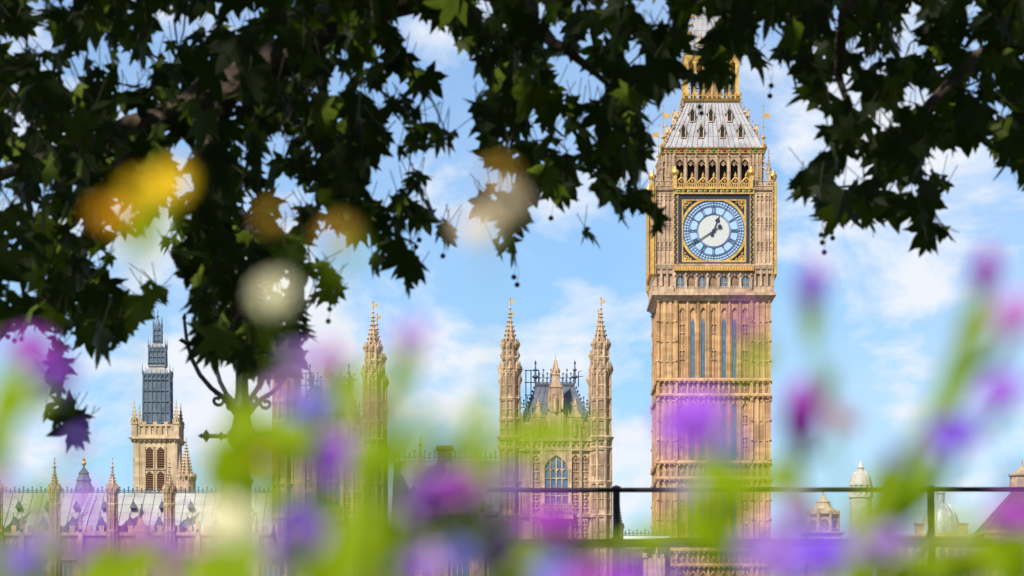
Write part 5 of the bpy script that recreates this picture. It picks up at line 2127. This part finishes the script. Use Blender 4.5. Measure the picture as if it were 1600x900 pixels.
plant('vivid violet bloom next to a pale lilac bloom below the baroque turret', .88,
      [(1250, 980), (1255, 920)], [('cup', 'violet', 1282, 866, 104), ('cup', 'lilac', 1206, 868, 112), ('cup', 'lilac', 1240, 800, 60)], [(1240, 895, 120, 50, 40)], 9, 6)
plant('pinkish lilac bloom with broad leaves under the ribbed dome', .90,
      [(1400, 980), (1390, 910)], [('cup', 'lilac', 1386, 848, 92), ('cup', 'pink', 1500, 858, 55)],
      [(1352, 890, 120, 60, 20), (1465, 885, 170, 70, 25), (1425, 870, 110, 44, 120), (1350, 830, 90, 40, 80)], 9, 7)
plant('magenta bloom against the steep bronze roof, with wide leaves', .9,
      [(1575, 980), (1580, 880)], [('cup', 'magenta', 1592, 806, 104), ('cup', 'purple', 1585, 745, 42)], [(1540, 868, 190, 80, 35), (1590, 880, 150, 70, 80), (1490, 820, 120, 36, 8)], 10, 8)
plant('bright magenta bloom in front of the nearer pavilion balcony', .9,
      [(868, 980), (866, 880)], [('cup', 'magenta', 864, 812, 108), ('cup', 'blue', 810, 806, 56), ('cup', 'lilac', 806, 752, 58), ('cup', 'lilac', 772, 770, 46)],
      [(882, 862, 190, 58, 10), (834, 880, 130, 54, 55), (850, 676, 190, 56, 8)], 9, 9)
plant('round purple bloom beside a bright green leaf below the nearer pavilion', .9,
      [(765, 990), (762, 930)], [('cup', 'purple', 764, 850, 118), ('cup', 'blue', 700, 880, 70), ('cup', 'lilac', 742, 796, 54)], [(694, 838, 170, 62, 8), (800, 890, 120, 54, 60)], 9, 10)
plant('pink and purple bloom in front of the spiky roof ridge between pavilions', .9,
      [(706, 980), (700, 850)], [('cup', 'magenta', 706, 762, 100), ('cup', 'lilac', 668, 776, 96)],
      [(745, 735, 130, 56, 70), (790, 745, 130, 50, 30), (640, 830, 120, 55, 120), (745, 645, 80, 46, 45), (700, 705, 120, 44, 40), (725, 810, 130, 46, 10)], 10, 11)
plant('thick bright green leafy stem with a faded lilac tip, near the picture middle', .86,
      [(575, 990), (588, 830), (605, 680), (632, 570)], [('cup', 'lilac', 642, 528, 62), ('cup', 'dusk', 588, 640, 56)],
      [(555, 830, 210, 60, 82), (530, 876, 200, 66, 70), (600, 700, 190, 48, 80), (622, 600, 160, 42, 76), (648, 690, 140, 46, 62), (570, 750, 170, 50, 100), (612, 870, 160, 52, 98), (556, 610, 130, 44, 60), (640, 800, 170, 66, 70)], 13, 12)
plant('stem of blue-violet and pink flowers covering the farther pavilion', .92,
      [(470, 980), (492, 830), (505, 700), (500, 600)],
      [('cup', 'purple', 521, 716, 96), ('cup', 'blue', 488, 642, 80), ('cup', 'pink', 512, 560, 58), ('cup', 'pink', 446, 610, 74), ('cup', 'lilac', 470, 560, 46), ('cup', 'lilac', 548, 640, 50)],
      [(470, 684, 170, 52, -18), (400, 672, 130, 50, 20), (520, 600, 130, 42, 70), (545, 680, 130, 50, 100), (500, 780, 150, 60, 85), (420, 700, 150, 60, 160)], 11, 13)
plant('violet bloom above a lilac one, at the joint of pale roof and farther pavilion', .9,
      [(452, 990), (455, 880)], [('cup', 'violet', 456, 806, 80), ('cup', 'lilac', 442, 868, 110), ('cup', 'blue', 400, 880, 60), ('cup', 'lilac', 492, 838, 64)], [(500, 880, 140, 60, 70), (420, 790, 80, 36, 30)], 8, 14)
plant('leafy stem spreading broad green leaves at the foot of the lamp post', .95,
      [(392, 990), (388, 850), (376, 760)], [('cup', 'yellow', 412, 718, 34)],
      [(370, 712, 140, 48, 30), (345, 748, 140, 48, 100), (400, 746, 150, 46, -12), (372, 660, 120, 50, 80), (415, 690, 130, 46, 14)], 9, 15)
plant('large cream flower glowing in front of the pale palace roof', .82,
      [(352, 1000), (354, 900)], [('daisy', 'cream', 356, 812, 94)], [(345, 872, 150, 66, 15), (385, 890, 120, 56, 70)], 8, 16, cat='cream flower')
plant('magenta and lilac blooms in front of the pinnacle turrets of the pale roof', .9,
      [(210, 990), (208, 900)], [('cup', 'magenta', 218, 848, 96), ('cup', 'lilac', 133, 782, 70), ('cup', 'purple', 150, 830, 52)],
      [(196, 888, 140, 66, 40), (60, 800, 120, 46, 70), (250, 880, 90, 44, 100)], 8, 17)
plant('pinkish purple bloom low between cream flower and palace turret', .9,
      [(296, 1000), (294, 940)], [('cup', 'magenta', 292, 880, 92), ('cup', 'lilac', 262, 838, 50)], [(335, 890, 120, 60, 60)], 8, 18)
plant('magenta and purple flowers over the lowest hanging plane leaves', .92,
      [(-30, 990), (-10, 800), (15, 690), (30, 620)], [('cup', 'magenta', 50, 544, 70), ('cup', 'purple', 84, 594, 74), ('cup', 'violet', 122, 690, 46), ('cup', 'pink', 4, 758, 60)],
      [(12, 612, 150, 56, 66), (40, 630, 90, 40, 30), (-5, 680, 140, 50, 80)], 9, 19)
plant('low dusky purple flowers at the foot of the long pale roof', .9,
      [(60, 990), (64, 920)], [('cup', 'purple', 112, 862, 84), ('cup', 'violet', 36, 872, 72), ('cup', 'lilac', 70, 826, 50)], [(62, 886, 150, 66, 60), (8, 880, 120, 60, 100), (160, 880, 130, 60, 40)], 8, 20)
plant('magenta haze of petals below the railing post', .86,
      [(930, 1000), (928, 950)], [('cup', 'magenta', 926, 905, 100), ('cup', 'purple', 985, 906, 72), ('cup', 'blue', 860, 900, 70)], [], 8, 21)
plant('pale lilac bloom low beside the thick green leafy stem', .88,
      [(655, 1000), (654, 950)], [('cup', 'lilac', 652, 888, 92), ('cup', 'blue', 720, 866, 50), ('cup', 'lilac', 588, 846, 56)], [(600, 900, 130, 60, 60)], 8, 22)
# thin tall stems with warm flowers higher up
plant('golden yellow pair of flowers glowing high among dark plane leaves', .80,
      [(232, 1010), (228, 800), (232, 600), (226, 420), (236, 360)], [('daisy', 'yellow', 262, 286, 74), ('daisy', 'orange', 182, 336, 74), ('daisy', 'yellow', 222, 300, 50)], [(228, 356, 100, 50, 70)], 2.2, 23, cat='yellow flower')
plant('cream flower hovering over the leaves above the lamp post', .80,
      [(436, 1010), (440, 760), (434, 560)], [('daisy', 'cream', 428, 456, 60)], [], 2.2, 24, cat='cream flower')
plant('faint peach and ochre flowers beside the drooping leaf spray at mid picture', .80,
      [(770, 1010), (765, 760), (768, 520), (764, 420)], [('daisy', 'peach', 748, 352, 66), ('daisy', 'ochre', 778, 268, 50), ('daisy', 'peach', 796, 312, 46)], [], 2.0, 25, cat='peach flower')
plant('small ochre flowers on a thread-thin stem between two dark leaf masses', .80,
      [(520, 1010), (514, 760), (518, 520), (522, 430)], [('daisy', 'ochre', 526, 364, 50), ('daisy', 'ochre', 424, 336, 36)], [(545, 400, 60, 24, 60)], 2.0, 26, cat='ochre flower')
